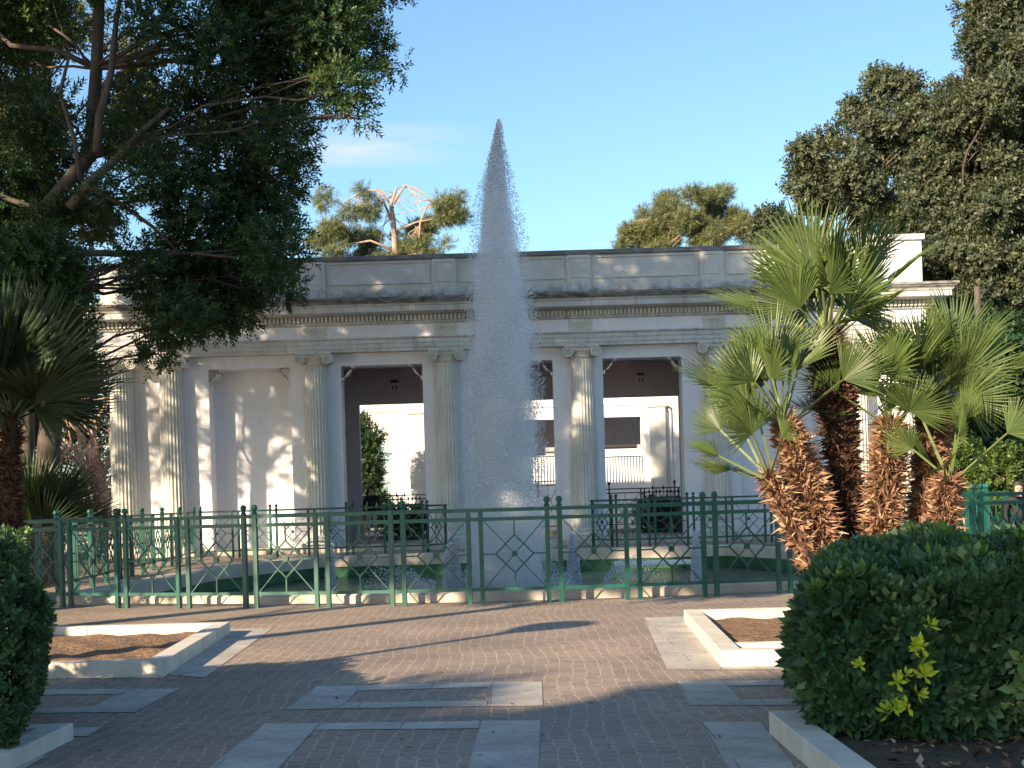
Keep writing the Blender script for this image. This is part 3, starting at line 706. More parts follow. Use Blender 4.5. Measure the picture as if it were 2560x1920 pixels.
def rot_from_dir(D, spin):
    D = D / np.linalg.norm(D, axis=1, keepdims=True)
    ref = np.where(np.abs(D[:, 2:3]) < .9, np.array([[0, 0, 1.]]), np.array([[1., 0, 0]]))
    A = np.cross(ref, D); A /= np.linalg.norm(A, axis=1, keepdims=True); B = np.cross(D, A)
    c, s = np.cos(spin)[:, None], np.sin(spin)[:, None]
    return np.stack([A * c + B * s, -A * s + B * c, D], axis=2)      # columns
def scatter(protos, P, D, sc, var):
    """returns V, F, attr for quads"""
    n = len(P); Rm = rot_from_dir(D, RNG.uniform(0, 6.28, n)); which = RNG.integers(0, len(protos), n); Vs = []; As = []
    for k, pr in enumerate(protos):
        ix = np.where(which == k)[0]
        if not len(ix): continue
        V = np.einsum('nij,mj->nmi', Rm[ix], pr) * sc[ix][:, None, None] + P[ix][:, None, :]
        a = np.repeat(var[ix], len(pr)).reshape(len(ix), -1)
        a = a + np.repeat(RNG.normal(0, .13, (len(ix), len(pr) // 4)), 4, axis=1)
        Vs.append(V.reshape(-1, 3)); As.append(a.ravel())
    V = np.concatenate(Vs); A = np.clip(np.concatenate(As), 0, 1); Fq = np.arange(len(V)).reshape(-1, 4); return V, Fq, A
def clump_pts(cl, n, shell=0.55, squash=0.85):
    """cl: list of (x,y,z,r[,dens]) -> points, outward dirs"""
    C = np.array([c[:4] for c in cl]); dens = np.array([c[4] if len(c) > 4 else 1.0 for c in cl])
    w = C[:, 3] ** 2 * dens; w /= w.sum(); ix = RNG.choice(len(C), n, p=w)
    D = RNG.normal(0, 1, (n, 3)); D /= np.linalg.norm(D, axis=1, keepdims=True)
    # break the surface up into secondary lumps
    ph = C[ix][:, 0] * 3.1 + C[ix][:, 2] * 1.7
    lump = 1 + .16 * np.sin(D[:, 0] * 5 + ph) * np.sin(D[:, 2] * 6 + ph * 1.3) + .12 * np.sin(D[:, 1] * 9 + ph * 2) + .08 * np.sin(D[:, 0] * 13 + D[:, 2] * 11 + ph)
    r = (shell + (1 - shell) * RNG.random(n) ** .7) * lump
    r *= np.where(RNG.random(n) < .06, RNG.uniform(1.0, 1.18, n), 1)
    P = C[ix][:, :3] + D * (r * C[ix][:, 3])[:, None] * np.array([1, 1, squash]); return P, D, r
def crown(name, cl, n, protos, m, parent, up=0.35, size=1.0, varmu=0.4, varsd=.15, squash=.85, shell=.5, droop=0.0):
    P, D, r = clump_pts(cl, n, shell, squash); Dd = D + RNG.normal(0, .45, D.shape); Dd[:, 2] += up - droop
    lowf = .5 + .5 * np.sin(P[:, 0] * 1.1 + 2 * np.sin(P[:, 2] * .9)) * np.cos(P[:, 1] * .8 + P[:, 2])
    var = np.clip(RNG.normal(varmu, varsd, n) + .15 * (lowf - .5), 0, 1)
    V, Fq, A = scatter(protos, P, Dd, size * RNG.uniform(.7, 1.25, n), var)
    o = parent.matrix_world.translation if parent else Vector((0, 0, 0))
    V = V - np.array([parent.location.x, parent.location.y, parent.location.z]) if parent else V
    return link(name, npmesh(name, V, Fq, m, A), parent)
def limb(b, p, q_, r0, r1, wob=.12, n=6, seed=0):
    rg = random.Random(seed); p = Vector(p); q_ = Vector(q_); L = (q_ - p).length; pts = []; rr = []
    for i in range(n + 1):
        t = i / n; v = p.lerp(q_, t); k = math.sin(math.pi * t) * wob * L
        v += Vector((rg.uniform(-1, 1), rg.uniform(-1, 1), rg.uniform(-.3, 1))) * k * .5; pts.append(v); rr.append(r0 + (r1 - r0) * t)
    b.tube(pts, rr, 7); return pts
def tree_wood(root, trunk, cl, m, r0=.25, seed=0, twigs=5, name='trunk', stalk=0.035):
    """trunk: list of world points; limbs reach into every clump"""
    o = root.location; b = MB(); n = len(trunk); tp = [Vector(p) - o for p in trunk]
    b.tube(tp, [r0 * (1 - .62 * i / (n - 1)) * (1.25 if i == 0 else 1) for i in range(n)], 10); rg = random.Random(seed)
    for i, c in enumerate(cl):
        cc = Vector(c[:3]) - o; k = min(range(n), key=lambda j: (tp[j] - cc).length + (3 if tp[j].z > cc.z + .3 else 0)); rl = max(.025, r0 * .24 * min(1, c[3] / 1.2))
        pts = limb(b, tp[k], cc, rl, .02, .12, 6, seed + i)
        for j in range(twigs):
            d = Vector((rg.gauss(0, 1), rg.gauss(0, 1), rg.gauss(0.2, .8))).normalized() * c[3] * rg.uniform(.6, .95)
            limb(b, pts[3 + j % 3], cc + d, stalk * .6, .006, .1, 4, seed * 31 + i * 7 + j)
    return b.build(name, m, root, smooth=True)
SPR = [sprig(12, .26, .105, .034, .95, seed=k) for k in range(5)]             # long leaved
SPO = [sprig(9, .22, .10, .055, 1.1, seed=k + 10) for k in range(5)]          # oak-like clumps
NEED = [sprig(14, .22, .16, .018, .8, seed=k + 20) for k in range(4)]
ROS = [rosette(9 + k % 3, .074 + .009 * k, .029 + .003 * k, seed=k) for k in range(5)]
K = 1.15732
def clumps(lst, d, scale=1.0, dd=1.2, seed=1):
    rg = random.Random(seed); out = []
    for c in lst:
        x, y, r = c[:3]; di = d + rg.uniform(-dd, dd); p = at(x * K, y * K, di); out.append((p.x, p.y, p.z, r * K * di / F * scale, c[3] if len(c) > 3 else 1.0))
    return out
def ragged(cl, k, f, up=.0, seed=1):
    rg = np.random.default_rng(seed); out = []
    for c in cl:
        for _ in range(k):
            d = rg.normal(0, 1, 3); d /= np.linalg.norm(d); r = c[3] * rg.uniform(.35, 1.0)
            out.append((c[0] + d[0] * r, c[1] + d[1] * r, c[2] + d[2] * r * .85 + up * rg.random(), c[3] * f * rg.uniform(.6, 1.3), c[4] if len(c) > 4 else 1.0))
    return out
# --- the big tree on the left
TL = [(700, 60, 105), (790, 100, 62), (852, 148, 34, .45), (640, 150, 105), (560, 50, 110), (735, 195, 65), (775, 255, 30, .5), (560, 225, 105), (610, 300, 75),
      (470, 110, 100), (430, 250, 85), (485, 345, 95), (570, 400, 95), (645, 372, 36, .5), (545, 480, 100), (590, 545, 75), (612, 620, 42), (520, 600, 95),
      (430, 520, 95), (440, 640, 95), (500, 685, 50), (380, 690, 75), (338, 765, 38), (360, 620, 80), (400, 420, 85), (300, 560, 50, .8), (640, 20, 100), (750, 10, 60),
      (60, 30, 80, .8), (25, 140, 70, .8), (75, 330, 85), (30, 440, 105), (110, 480, 55), (60, 570, 110), (10, 660, 120), (120, 620, 70), (185, 590, 42, .6),
      (330, 40, 65), (330, 370, 80, .5), (250, 420, 60, .5), (240, 90, 45, .3), (180, 300, 55, .3), (200, 440, 50, .6), (130, 230, 50, .25), (340, 200, 60, .6), (60, 720, 90), (15, 810, 80), (130, 715, 60, .8), (300, 300, 70, .7), (150, 380, 50, .5), (60, 230, 60, .7)]
clL = clumps(TL, 27.0, .92, 1.6, 3)
# parts of the crown that stand above the picture
clL += [(-3.5, 27, 12.6, 1.7), (-6, 26, 13.2, 1.9), (-8.8, 28, 14.5, 2.0), (-5.2, 28, 14.6, 1.6), (-4.5, 27, 11.8, 1.6), (-7, 26, 12.4, 1.9), (-9.5, 28, 12.6, 1.9), (-11.5, 27, 11, 1.8), (-2.4, 27.5, 11.6, 1.0), (-12, 27, 8, 1.8), (-11.6, 27, 5.5, 1.6)]
tr = tag(empty('broadleaf_tree', (-8.9, 27.4, 0)), 'big dark evergreen broadleaf tree leaning in from the left over the pool', 'tree')
clL += clumps([(115, 560, 55), (60, 640, 80), (140, 650, 55), (30, 560, 70), (90, 720, 60)], 25.2, 1, .4, 91)
crown('crown', clL, 47000, SPR, M['leafA'], tr, .15, 1.0, .38, .2, shell=.35)
tree_wood(tr, [(-8.9, 27.4, 0), (-8.75, 27.4, 2), (-8.5, 27.3, 4), (-8.35, 27.2, 5.5), (-8.6, 27.2, 7), (-7.7, 27.2, 8), (-7.5, 27.1, 9.6), (-7.3, 27, 12)], clL, M['bark'], .25, 5, 4, stalk=.018)
b = MB(); o = tr.location
for pl, r_ in (([(150, 450), (205, 385), (262, 335), (300, 290), (365, 232)], .10), ([(210, 330), (215, 250), (240, 160), (250, 60), (262, -20)], .09),
               ([(175, 390), (160, 300), (130, 200), (150, 120)], .05), ([(185, 400), (260, 440), (330, 490), (380, 540)], .05), ([(140, 545), (250, 548), (390, 545)], .07)):
    b.tube([at(x * K, y * K, 26.2) - o for x, y in pl], [r_ * (1 - .15 * i) for i in range(len(pl))], 8)
b.build('limb', M['bark'], tr, smooth=True)

# --- conifer-ish tree behind it at the far left (dark upright trunks)
cl2 = clumps([(60, 60, 90), (160, 40, 60, .4), (40, 260, 90), (290, 220, 60, .9), (300, 120, 40, .5), (270, 290, 45, .8), (60, 460, 80), (210, 480, 45, .7), (330, 330, 40, .6)], 36, 1, 1.5, 8)
t2 = tag(empty('conifer', (-12.0, 36, 0)), 'tall tree with two upright dark trunks and yellow-lit leaves behind the big left tree', 'tree')
crown('crown', cl2, 5000, SPO, M['leafC'], t2, .1, 1.2, .5, .2)
tree_wood(t2, [(-12.0, 36, 0), (-11.9, 36, 5), (-11.5, 36, 10), (-11.3, 36, 15)], cl2, M['bark'], .2, 9, 3)
b = MB(); b.tube([(0.2, .4, 3), (.6, .4, 9), (.75, .4, 15)], [.16, .13, .1], 8); b.build('second_trunk', M['bark'], t2)

# --- evergreens on the right
TR1 = [(1790, 420, 75), (1760, 360, 50, .8), (1735, 400, 35, .7), (1800, 320, 40, .8), (1850, 400, 80), (1900, 320, 85), (1890, 240, 65, .9), (1905, 190, 40, .7), (1960, 220, 50, .8),
       (1975, 290, 70), (1850, 480, 70), (1940, 470, 90), (1990, 560, 80)]
clR1 = clumps(TR1, 52, .95, 2.0, 4)
clR1 += [(p[0] + .8, p[1] + 2, 4.5, 2.2) for p in clR1[-3:]]
t3 = tag(empty('holm_oak', (9.6, 52, 0)), 'grey-green evergreen tree with two pointed tops rising behind the palms', 'tree')
crown('crown', ragged(clR1, 9, .36, .5, 1), 17000, SPO, M['leafB'], t3, .4, 1.5, .42, .17)
tree_wood(t3, [(9.6, 52, 0), (9.7, 52, 3), (9.9, 52, 6), (10.2, 52, 9)], clR1, M['bark'], .35, 3, 3)
TR2 = [(2180, 60, 75), (2130, 20, 50, .8), (2190, 170, 90), (2110, 110, 40, .8), (2150, 220, 70), (2080, 230, 60, .8), (2060, 290, 70), (2130, 330, 110), (2200, 300, 80), (2040, 380, 80),
       (2190, 430, 100), (2090, 470, 100), (2010, 450, 60), (2140, 560, 110), (2200, 620, 100), (2050, 580, 80), (2250, 150, 90), (2280, 400, 110), (2260, 560, 110), (2120, 660, 80)]
clR2 = clumps(TR2, 43, .95, 2.0, 6)
t4 = tag(empty('holm_oak', (12.9, 43, 0)), 'tallest dark evergreen tree at the right edge of the picture', 'tree')
crown('crown', ragged(clR2, 9, .38, .4, 2), 25000, SPO, M['leafB'], t4, .4, 1.3, .36, .18)
tree_wood(t4, [(12.9, 43, 0), (12.9, 43.5, 3), (13.1, 43.8, 6), (13.0, 44, 9)], clR2, M['bark'], .35, 4, 3)
# dark bulk low at the right behind the palms
TR3 = [(2190, 1020, 75), (2110, 960, 45), (2250, 1010, 80), (2160, 760, 90), (2210, 850, 90), (2110, 860, 60, .8), (2190, 950, 50, .8), (2070, 760, 60), (2270, 800, 100)]
clR3 = clumps(TR3, 35, .9, 1.5, 7)
t5 = tag(empty('evergreen_tree', tuple(at(2448, 1300, 34)[:2]) + (0,)), 'dark shaded tree with a black trunk standing right of the palms', 'tree')
crown('crown', clR3, 8500, SPO, M['leafA'], t5, .2, 1.3, .15, .12)
tp = at(2450, 1000, 34); tree_wood(t5, [(t5.location.x, 34, 0), (t5.location.x - .03, 34, 2), (tp.x, 34, tp.z), (tp.x, 34, 6)], clR3, M['bark'], .18, 6, 3)
# --- trees seen over the roof
TC = [(700, 430, 30, .9), (735, 500, 55), (790, 440, 50, .8), (800, 520, 60), (720, 560, 50), (870, 530, 50, .7), (900, 500, 45, .6), (960, 450, 45), (990, 430, 28, .9), (985, 470, 35),
      (940, 540, 45, .8), (830, 575, 50), (680, 520, 30, .6), (900, 580, 50, .8), (760, 590, 50), (950, 585, 45, .6)]
clC = clumps(TC, 66, 1.0, 1.6, 9)
t6 = tag(empty('cedar', (-6.3, 66, 0)), 'cedar with a bare pinkish trunk arching over the roof left of the jet', 'tree')
crown('foliage', ragged([(c[0], c[1], c[2], c[3] * .8) for c in clC], 5, .42, 0, 3), 6500, NEED, M['leafC'], t6, -.1, 1.25, .5, .22, .6, shell=.3, droop=.2)
b = MB(); o = t6.location
for pl, r_ in (([(855, 640), (855, 560), (850, 480), (845, 440), (858, 405)], .26), ([(850, 440), (875, 400), (910, 415), (935, 435), (975, 425)], .09), ([(850, 450), (820, 410), (780, 415), (740, 440)], .08),
               ([(848, 480), (826, 430), (846, 425)], .09), ([(905, 530), (908, 480), (925, 440)], .08), ([(852, 500), (900, 480), (960, 470)], .07), ([(850, 540), (800, 520), (740, 530)], .08), ([(852, 560), (910, 545), (960, 560)], .07)):
    b.tube([at(x * K, y * K, 65.4) - o for x, y in pl], [r_ * .75 * (1 - .19 * i) for i in range(len(pl))], 8)
for k in range(46):
    rg_ = random.Random(900 + k); x, y = rg_.choice([(850, 420), (880, 405), (820, 415), (930, 432), (845, 470), (905, 490), (780, 420), (955, 440)])
    b.tube([at(x * K, y * K, 65.4) - o, at((x + rg_.gauss(0, 16)) * K, (y + rg_.uniform(-8, 26)) * K, 65.4) - o, at((x + rg_.gauss(0, 30)) * K, (y + rg_.uniform(10, 60)) * K, 65.4) - o], [.035, .025, .01], 4)
b.tube([(0, 0, 0), (-.1, 0, 6), at(855 * K, 640 * K, 65.4) - o], [.4, .33, .27], 9)
b.build('trunk', M['pbark'], t6, smooth=True)
clD = clumps([(1400, 490, 55), (1450, 460, 50), (1360, 520, 40), (1480, 500, 60), (1540, 450, 45, .8), (1570, 480, 55), (1600, 500, 40, .6), (1530, 520, 50), (1430, 530, 50), (1345, 540, 20), (1500, 430, 25, .5)], 66, .95, 1.5, 10)
t7 = tag(empty('cedar', (5.6, 66, 0)), 'yellow-green cedar top showing over the roof right of the jet', 'tree')
crown('foliage', ragged([(c[0], c[1], c[2], c[3] * .9) for c in clD], 8, .34, .3, 4), 7500, NEED, M['leafC'], t7, .1, 1.3, .55, .2, .75, shell=.3)
tree_wood(t7, [(5.6, 66, 0), (5.6, 66, 6), (5.3, 66, 11), (5.5, 66, 13.5)], clD, M['pbark'], .3, 6, 2)
clE = clumps([(1665, 480, 30, .9), (1690, 500, 30, .9), (1650, 510, 25, .8), (1700, 540, 40)], 60, 1, .8, 12)
t8 = tag(empty('evergreen_tree', (7.6, 60, 0)), 'small bluish round tree top between the cedar and the right evergreens', 'tree')
crown('crown', clE, 1600, SPO, M['leafB'], t8, .3, 1.5, .25, .1)
tree_wood(t8, [(7.6, 60, 0), (7.6, 60, 6), (7.7, 60, 9.5)], clE, M['bark'], .18, 7, 2)
# --- distant tree wall left, so that no empty horizon shows
def backdrop_tree(x, y, h, w, n, m, label, seed):
    rg = random.Random(seed); cl = [(x + rg.uniform(-w, w) * .8, y + rg.uniform(-1.5, 1.5), rg.uniform(.18, .92) * h, rg.uniform(.35, .6) * w) for _ in range(14)]
    t = tag(empty('evergreen_tree', (x, y, 0)), label, 'tree')
    crown('crown', cl, n, SPO, m, t, .2, 1.6, .35, .18); tree_wood(t, [(x, y, 0), (x, y, h * .3), (x + .3, y, h * .6), (x, y, h * .85)], cl, M['bark'], .22, seed, 2)
backdrop_tree(-17, 52, 9, 3.6, 6000, M['leafB'], 'distant evergreen left of the pavilion behind the bare shrub', 21)
backdrop_tree(-11.5, 62, 8.5, 3.2, 5000, M['leafC'], 'yellow-lit distant tree behind the left pavilion corner', 22)
backdrop_tree(19.5, 60, 13, 4.5, 8000, M['leafB'], 'distant tall evergreen beyond the right edge trees', 23)
backdrop_tree(15.2, 50, 5.5, 2.6, 5000, M['leafA'], 'low distant tree right of the pavilion corner', 24)

# --- bare shrubs left
def bare(name, base, n, spread, h, label, seed, r=.02, m=M['twig'], cat='shrub', tilt=(0, 0)):
    rg = random.Random(seed); t = tag(empty(name, base), label, cat); b = MB()
    def grow(p, d, L, r_, lev):
        q_ = p + d * L; mid = p.lerp(q_, .5) + Vector((rg.gauss(0, 1), rg.gauss(0, 1), rg.gauss(0, 1))) * L * .09
        b.tube([p, mid, q_], [r_, r_ * .8, r_ * .6], 4 if lev else 6, cap=False)
        if lev >= 4 or r_ < .002: return
        for _ in range(3 if lev < 3 else 4):
            nd = (d + Vector((rg.gauss(0, .6), rg.gauss(0, .6), rg.gauss(0, .45)))).normalized(); grow(p.lerp(q_, rg.uniform(.45, 1)), nd, L * rg.uniform(.6, .85), r_ * .6, lev + 1)
    for i in range(n):
        d = Vector((rg.gauss(tilt[0], spread), rg.gauss(tilt[1], spread), 1)).normalized(); grow(Vector((rg.uniform(-.5, .5) * spread, rg.uniform(-.5, .5), 0)), d, h * rg.uniform(.25, .4), r, 0)
    return b.build('branches', m, t)
for i, (px, d, h, n, lab) in enumerate(((90, 41.5, 4.6, 9, 'reddish bare twiggy shrub at the far left beside the palm'), (230, 43, 4.9, 8, 'reddish bare twiggy shrub against the pavilion left corner'))):
    p = at(px, 1300, d); bare('bare_shrub', (p.x, d, 0), n, .45, h, lab, 40 + i, .03)
p = at(255, 1300, 47); bare('bare_tree', (p.x, 47, 0), 4, .22, 11, 'pale bare tree rising above the pavilion left corner', 45, .12, M['pbark'], 'tree')
# --- small green shrubs right, behind the hedge
for px, py, d, r_, lab in ((2395, 1180, 27, .42, 'bright green leafy shrub just right of the palm trunks'), (2505, 1200, 26, .5, 'green shrub with pale thin stems near the right edge')):
    p = at(px, py, d); t = tag(empty('green_shrub', (p.x, d, 0)), lab, 'shrub'); cl = [(p.x, d, p.z, r_), (p.x - .25, d, p.z - .3, r_ * .75), (p.x + .25, d + .2, p.z - .25, r_ * .75), (p.x + .1, d, p.z + .35, r_ * .6)]
    crown('foliage', cl, 900, [s * .8 for s in SPO], M['leafS'], t, .4, 1, .5, .2); tree_wood(t, [(p.x, d, 0), (p.x + .1, d, .5), (p.x, d, p.z)], cl, M['pbark'], .04, 5, 3, 'stems')
for px, d, lab in ((1650, 46.2, 'dark clipped bush behind the spear gate in the right doorway'), (1010, 46.2, 'dark clipped bush behind the spear gate in the left doorway')):
    p = at(px, 1290, d); t = tag(empty('bush', (p.x, d, .15)), lab, 'bush'); cl = [(p.x + dx, d, .15 + z, .38) for dx, z in ((-.3, .3), (.3, .3), (0, .6), (-.35, .75), (.35, .7))]
    crown('foliage', cl, 900, SPO, M['leafA'], t, .3, .8, .3, .15)
# dark tree in the arched opening of the rear wing
p = at(915, 1180, 56); t = tag(empty('slim_tree', (p.x - .1, 56, .28)), 'dark slim tree in the court seen through the left doorway', 'tree')
clF = [(p.x + dx, 56, z, r_) for dx, z, r_ in ((0, 1.4, .75), (-.1, 2.2, .7), (.05, 3.0, .65), (-.3, 3.7, .6), (.25, 3.8, .45), (-.2, 4.4, .4), (.3, 1.0, .6))]
crown('crown', clF, 3000, SPO, M['leafA'], t, .3, 1, .3, .2); tree_wood(t, [(p.x - .1, 56, .28), (p.x, 56, 2), (p.x, 56, 4)], clF, M['bark'], .1, 3, 2)

# ------------------------------------------------------------------ clipped hedges
def hedge(name, x0, x1, y0, y1, h, n, m, label, protos, size, young=0, wob=.07, seed=0, rz=0):
    rg = np.random.default_rng(seed); cx, cy = (x0 + x1) / 2, (y0 + y1) / 2
    t = tag(empty(name, (cx, cy, .05)), label, 'hedge')
    # dark woody core, bumpy
    A = np.array([(x1 - x0) * h, (x1 - x0) * (y1 - y0), (y1 - y0) * h]); faces = rg.choice(3, n, p=[A[0] / A.sum() * 1.0, A[1] / A.sum(), A[2] / A.sum()])
    P = np.zeros((n, 3)); D = np.zeros((n, 3)); u = rg.random(n); v = rg.random(n); dep = np.abs(rg.normal(0, .09, n)) - .03
    f = faces == 0; P[f] = np.c_[x0 + u[f] * (x1 - x0), np.full(f.sum(), y0) + dep[f], v[f] * h]; D[f] = (0, -1, .25)
    f = faces == 1; P[f] = np.c_[x0 + u[f] * (x1 - x0), y0 + v[f] * (y1 - y0), h - dep[f]]; D[f] = (0, -.15, 1)
    f = faces == 2; P[f] = np.c_[(x0 if x0 > 0 else x1) + (1 if x0 > 0 else -1) * dep[f], y0 + u[f] * (y1 - y0), v[f] * h]; D[f] = ((-1 if x0 > 0 else 1), -.1, .25)
    W = wob * (np.sin(P[:, 0] * 3.1 + 1) * np.sin(P[:, 2] * 4.2 + P[:, 1]) + .6 * np.sin(P[:, 1] * 5.7 + P[:, 0] * 7) + .5 * np.sin(P[:, 0] * 11 + P[:, 2] * 9))
    # rounded shoulders and a ragged foot
    zz = P[:, 2] / h; P += D * (W[:, None]); side = (faces != 1)
    P[side] -= D[side] * (.10 * np.clip((zz[side] - .88) / .12, 0, 1) ** 2)[:, None] + D[side] * (.16 * np.clip((.22 - zz[side]) / .22, 0, 1))[:, None]
    P[:, 2] += np.where(x0 > 0, .085 * (P[:, 0] - x0), 0) * zz
    keep = ~(side & (zz < .07) & (rg.random(n) < .75)); P = P[keep]; D = D[keep]; fk = faces[keep]
    D = D + rg.normal(0, .55, D.shape); nn = len(P)
    var = np.clip(rg.normal(.38, .22, nn), 0, 1)
    V, Fq, Aa = scatter(protos, P, D, size * rg.uniform(.7, 1.25, nn), var)
    off = np.array([cx, cy, .05]); V = V + np.array([0, 0, .05])
    link('foliage', npmesh('foliage', V - off, Fq, m, Aa), t)
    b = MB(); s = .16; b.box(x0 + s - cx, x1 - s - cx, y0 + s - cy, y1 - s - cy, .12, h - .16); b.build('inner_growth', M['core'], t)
    if young:
        P2 = P[fk == 1]; ii = rg.choice(len(P2), young); P2 = P2[ii] + np.array([0, 0, .03]); cl_ = (np.sin(P2[:, 0] * 2.3 + P2[:, 1] * 3) > .1)
        P2 = P2[cl_]; D2 = np.tile([[0, -.2, 1.]], (len(P2), 1)) + rg.normal(0, .35, (len(P2), 3))
        V, Fq, Aa = scatter(protos, P2, D2, size * rg.uniform(.8, 1.2, len(P2)), np.clip(rg.normal(.3, .2, len(P2)), 0, 1))
        link('young_shoots', npmesh('young_shoots', V + np.array([0, 0, .05]) - off, Fq, M['leafH2'], Aa), t)
    b = MB(); rr = random.Random(seed)
    for _ in range(26):
        x = rr.uniform(x0 + .2, x1 - .2); y = rr.uniform(y0 + .15, y0 + .6); limb(b, (x - cx, y - cy, 0), (x - cx + rr.uniform(-.25, .25), y - cy + rr.uniform(-.2, .2), h * .6), .014, .006, .15, 4, rr.randint(0, 9999))
    b.build('stems', M['bark'], t)
    pv = Vector((x0 if x0 > 0 else x1, y0, 0)); Rz = Matrix.Rotation(rz, 4, 'Z'); l_ = Rz @ (t.location - pv) + pv; t.location = l_; t.rotation_euler = (0, 0, rz)
    return t
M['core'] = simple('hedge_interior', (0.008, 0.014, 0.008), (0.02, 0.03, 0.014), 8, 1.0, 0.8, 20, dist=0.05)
M['leafH2'] = leafmat('young_hedge_leaf', (0.09, 0.17, 0.035), (0.16, 0.27, 0.045), (0.30, 0.42, 0.06), 0.35, 0.35, (0.35, 0.45, 0.03))
hd = hedge('hedge', 1.59, 6.3, 7.75, 11.0, 0.78, 21000, M['leafH'], 'big clipped glossy-leaved hedge filling the lower right', ROS, 1.12, 1100, seed=3, rz=R(-13))
# the few yellow shoots low on its front
P = []; 
for px, py in ((2225, 1752), (2282, 1738), (2292, 1612), (2278, 1772), (2262, 1690), (2300, 1650), (2240, 1700), (2310, 1700), (2215, 1790), (2290, 1600), (2150, 1660), (2330, 1560)):
    v = at(px, py, 7.42); P.append((v.x, v.y, v.z))
P = np.array(P); D = np.tile([[-.1, -1., .35]], (len(P), 1)); P += RNG.normal(0, .012, P.shape); D = D + RNG.normal(0, .5, D.shape)
V, Fq, A = scatter([rosette(11, .08, .024, seed=77), rosette(9, .07, .026, seed=78)], P, D, RNG.uniform(.7, 1.05, len(P)), RNG.uniform(.2, .7, len(P)))
link('yellow_shoots', npmesh('yellow_shoots', (V - np.array(hd.location)) @ np.array(Matrix.Rotation(R(-13), 3, 'Z')), Fq, M['leafY'], A), hd)
hedge('hedge', -6.3, -2.74, 8.0, 10.6, 1.18, 13000, M['leafH'], 'dark clipped hedge cut by the left edge, bright shoots on top', [s * .62 for s in ROS] , 1.0, 900, seed=5, rz=R(17))

# ------------------------------------------------------------------ fan palms
def fan_mesh(rad, nseg, arc, m, seed, stalk):
    """fan leaf: stalk from origin along +Y-ish up, blade at its end, lying in the x/z plane facing -y"""
    rg = random.Random(seed); V = []; Fq = []; A = []
    def quad(a, b_, c, d, v):
        o = len(V); V.extend([a, b_, c, d]); Fq.append((o, o + 1, o + 2, o + 3)); A.extend([v] * 4)
    hub = Vector((0, 0, stalk)); 
    for i in range(nseg):
        t = i / (nseg - 1) - .5; an = t * arc + rg.gauss(0, .015); d = Vector((math.sin(an), 0, math.cos(an)))
        L = rad * (1 - .22 * abs(2 * t) ** 2) * rg.uniform(.93, 1.05); w = rad * arc / nseg * .27
        cup = -.16 * (abs(t) * 2) ** 1.5; d = (d + Vector((0, cup, 0))).normalized(); sd_ = Vector((math.cos(an), 0, -math.sin(an)))
        dr = Vector((0, .02 + .10 * rg.random(), -.03)) * L; v = min(1, max(0, rg.gauss(.45, .16)))
        f = Vector((0, 1, 0)) * w * .55
        p0 = hub; p1 = hub + d * L * .55; p2 = hub + d * L * .8 + dr * .4; p3 = hub + d * L + dr
        for s in (-1, 1):
            quad(p0, p1, p1 + sd_ * s * w + f, p0 + sd_ * s * w * .12 + f * .1, v)
            quad(p1, p2, p2 + sd_ * s * w * .62 + f * .5, p1 + sd_ * s * w + f, v + .05)
            quad(p2, p3, p3 + sd_ * s * .002, p2 + sd_ * s * w * .62 + f * .5, v + .1)
    # stalk as a thin three sided strip set
    for s in ((.011, 0), (-.006, .009), (-.006, -.009)):
        pass
    ring = [(.011, 0), (-.006, .01), (-.006, -.01)]
    for k in range(3):
        a, b_ = ring[k], ring[(k + 1) % 3]; quad(Vector((a[0] * 1.6, a[1] * 1.6, 0)), Vector((b_[0] * 1.6, b_[1] * 1.6, 0)), hub + Vector((b_[0], b_[1], 0)), hub + Vector((a[0], a[1], 0)), .85)
    return npmesh('frond', np.array([tuple(v) for v in V]), Fq, m, np.clip(A, 0, 1))
M['pcore'] = simple('palm_trunk_fibre', (0.05, 0.025, 0.015), (0.16, 0.085, 0.05), 12, 0.95, 1.0, 30, dist=.03)
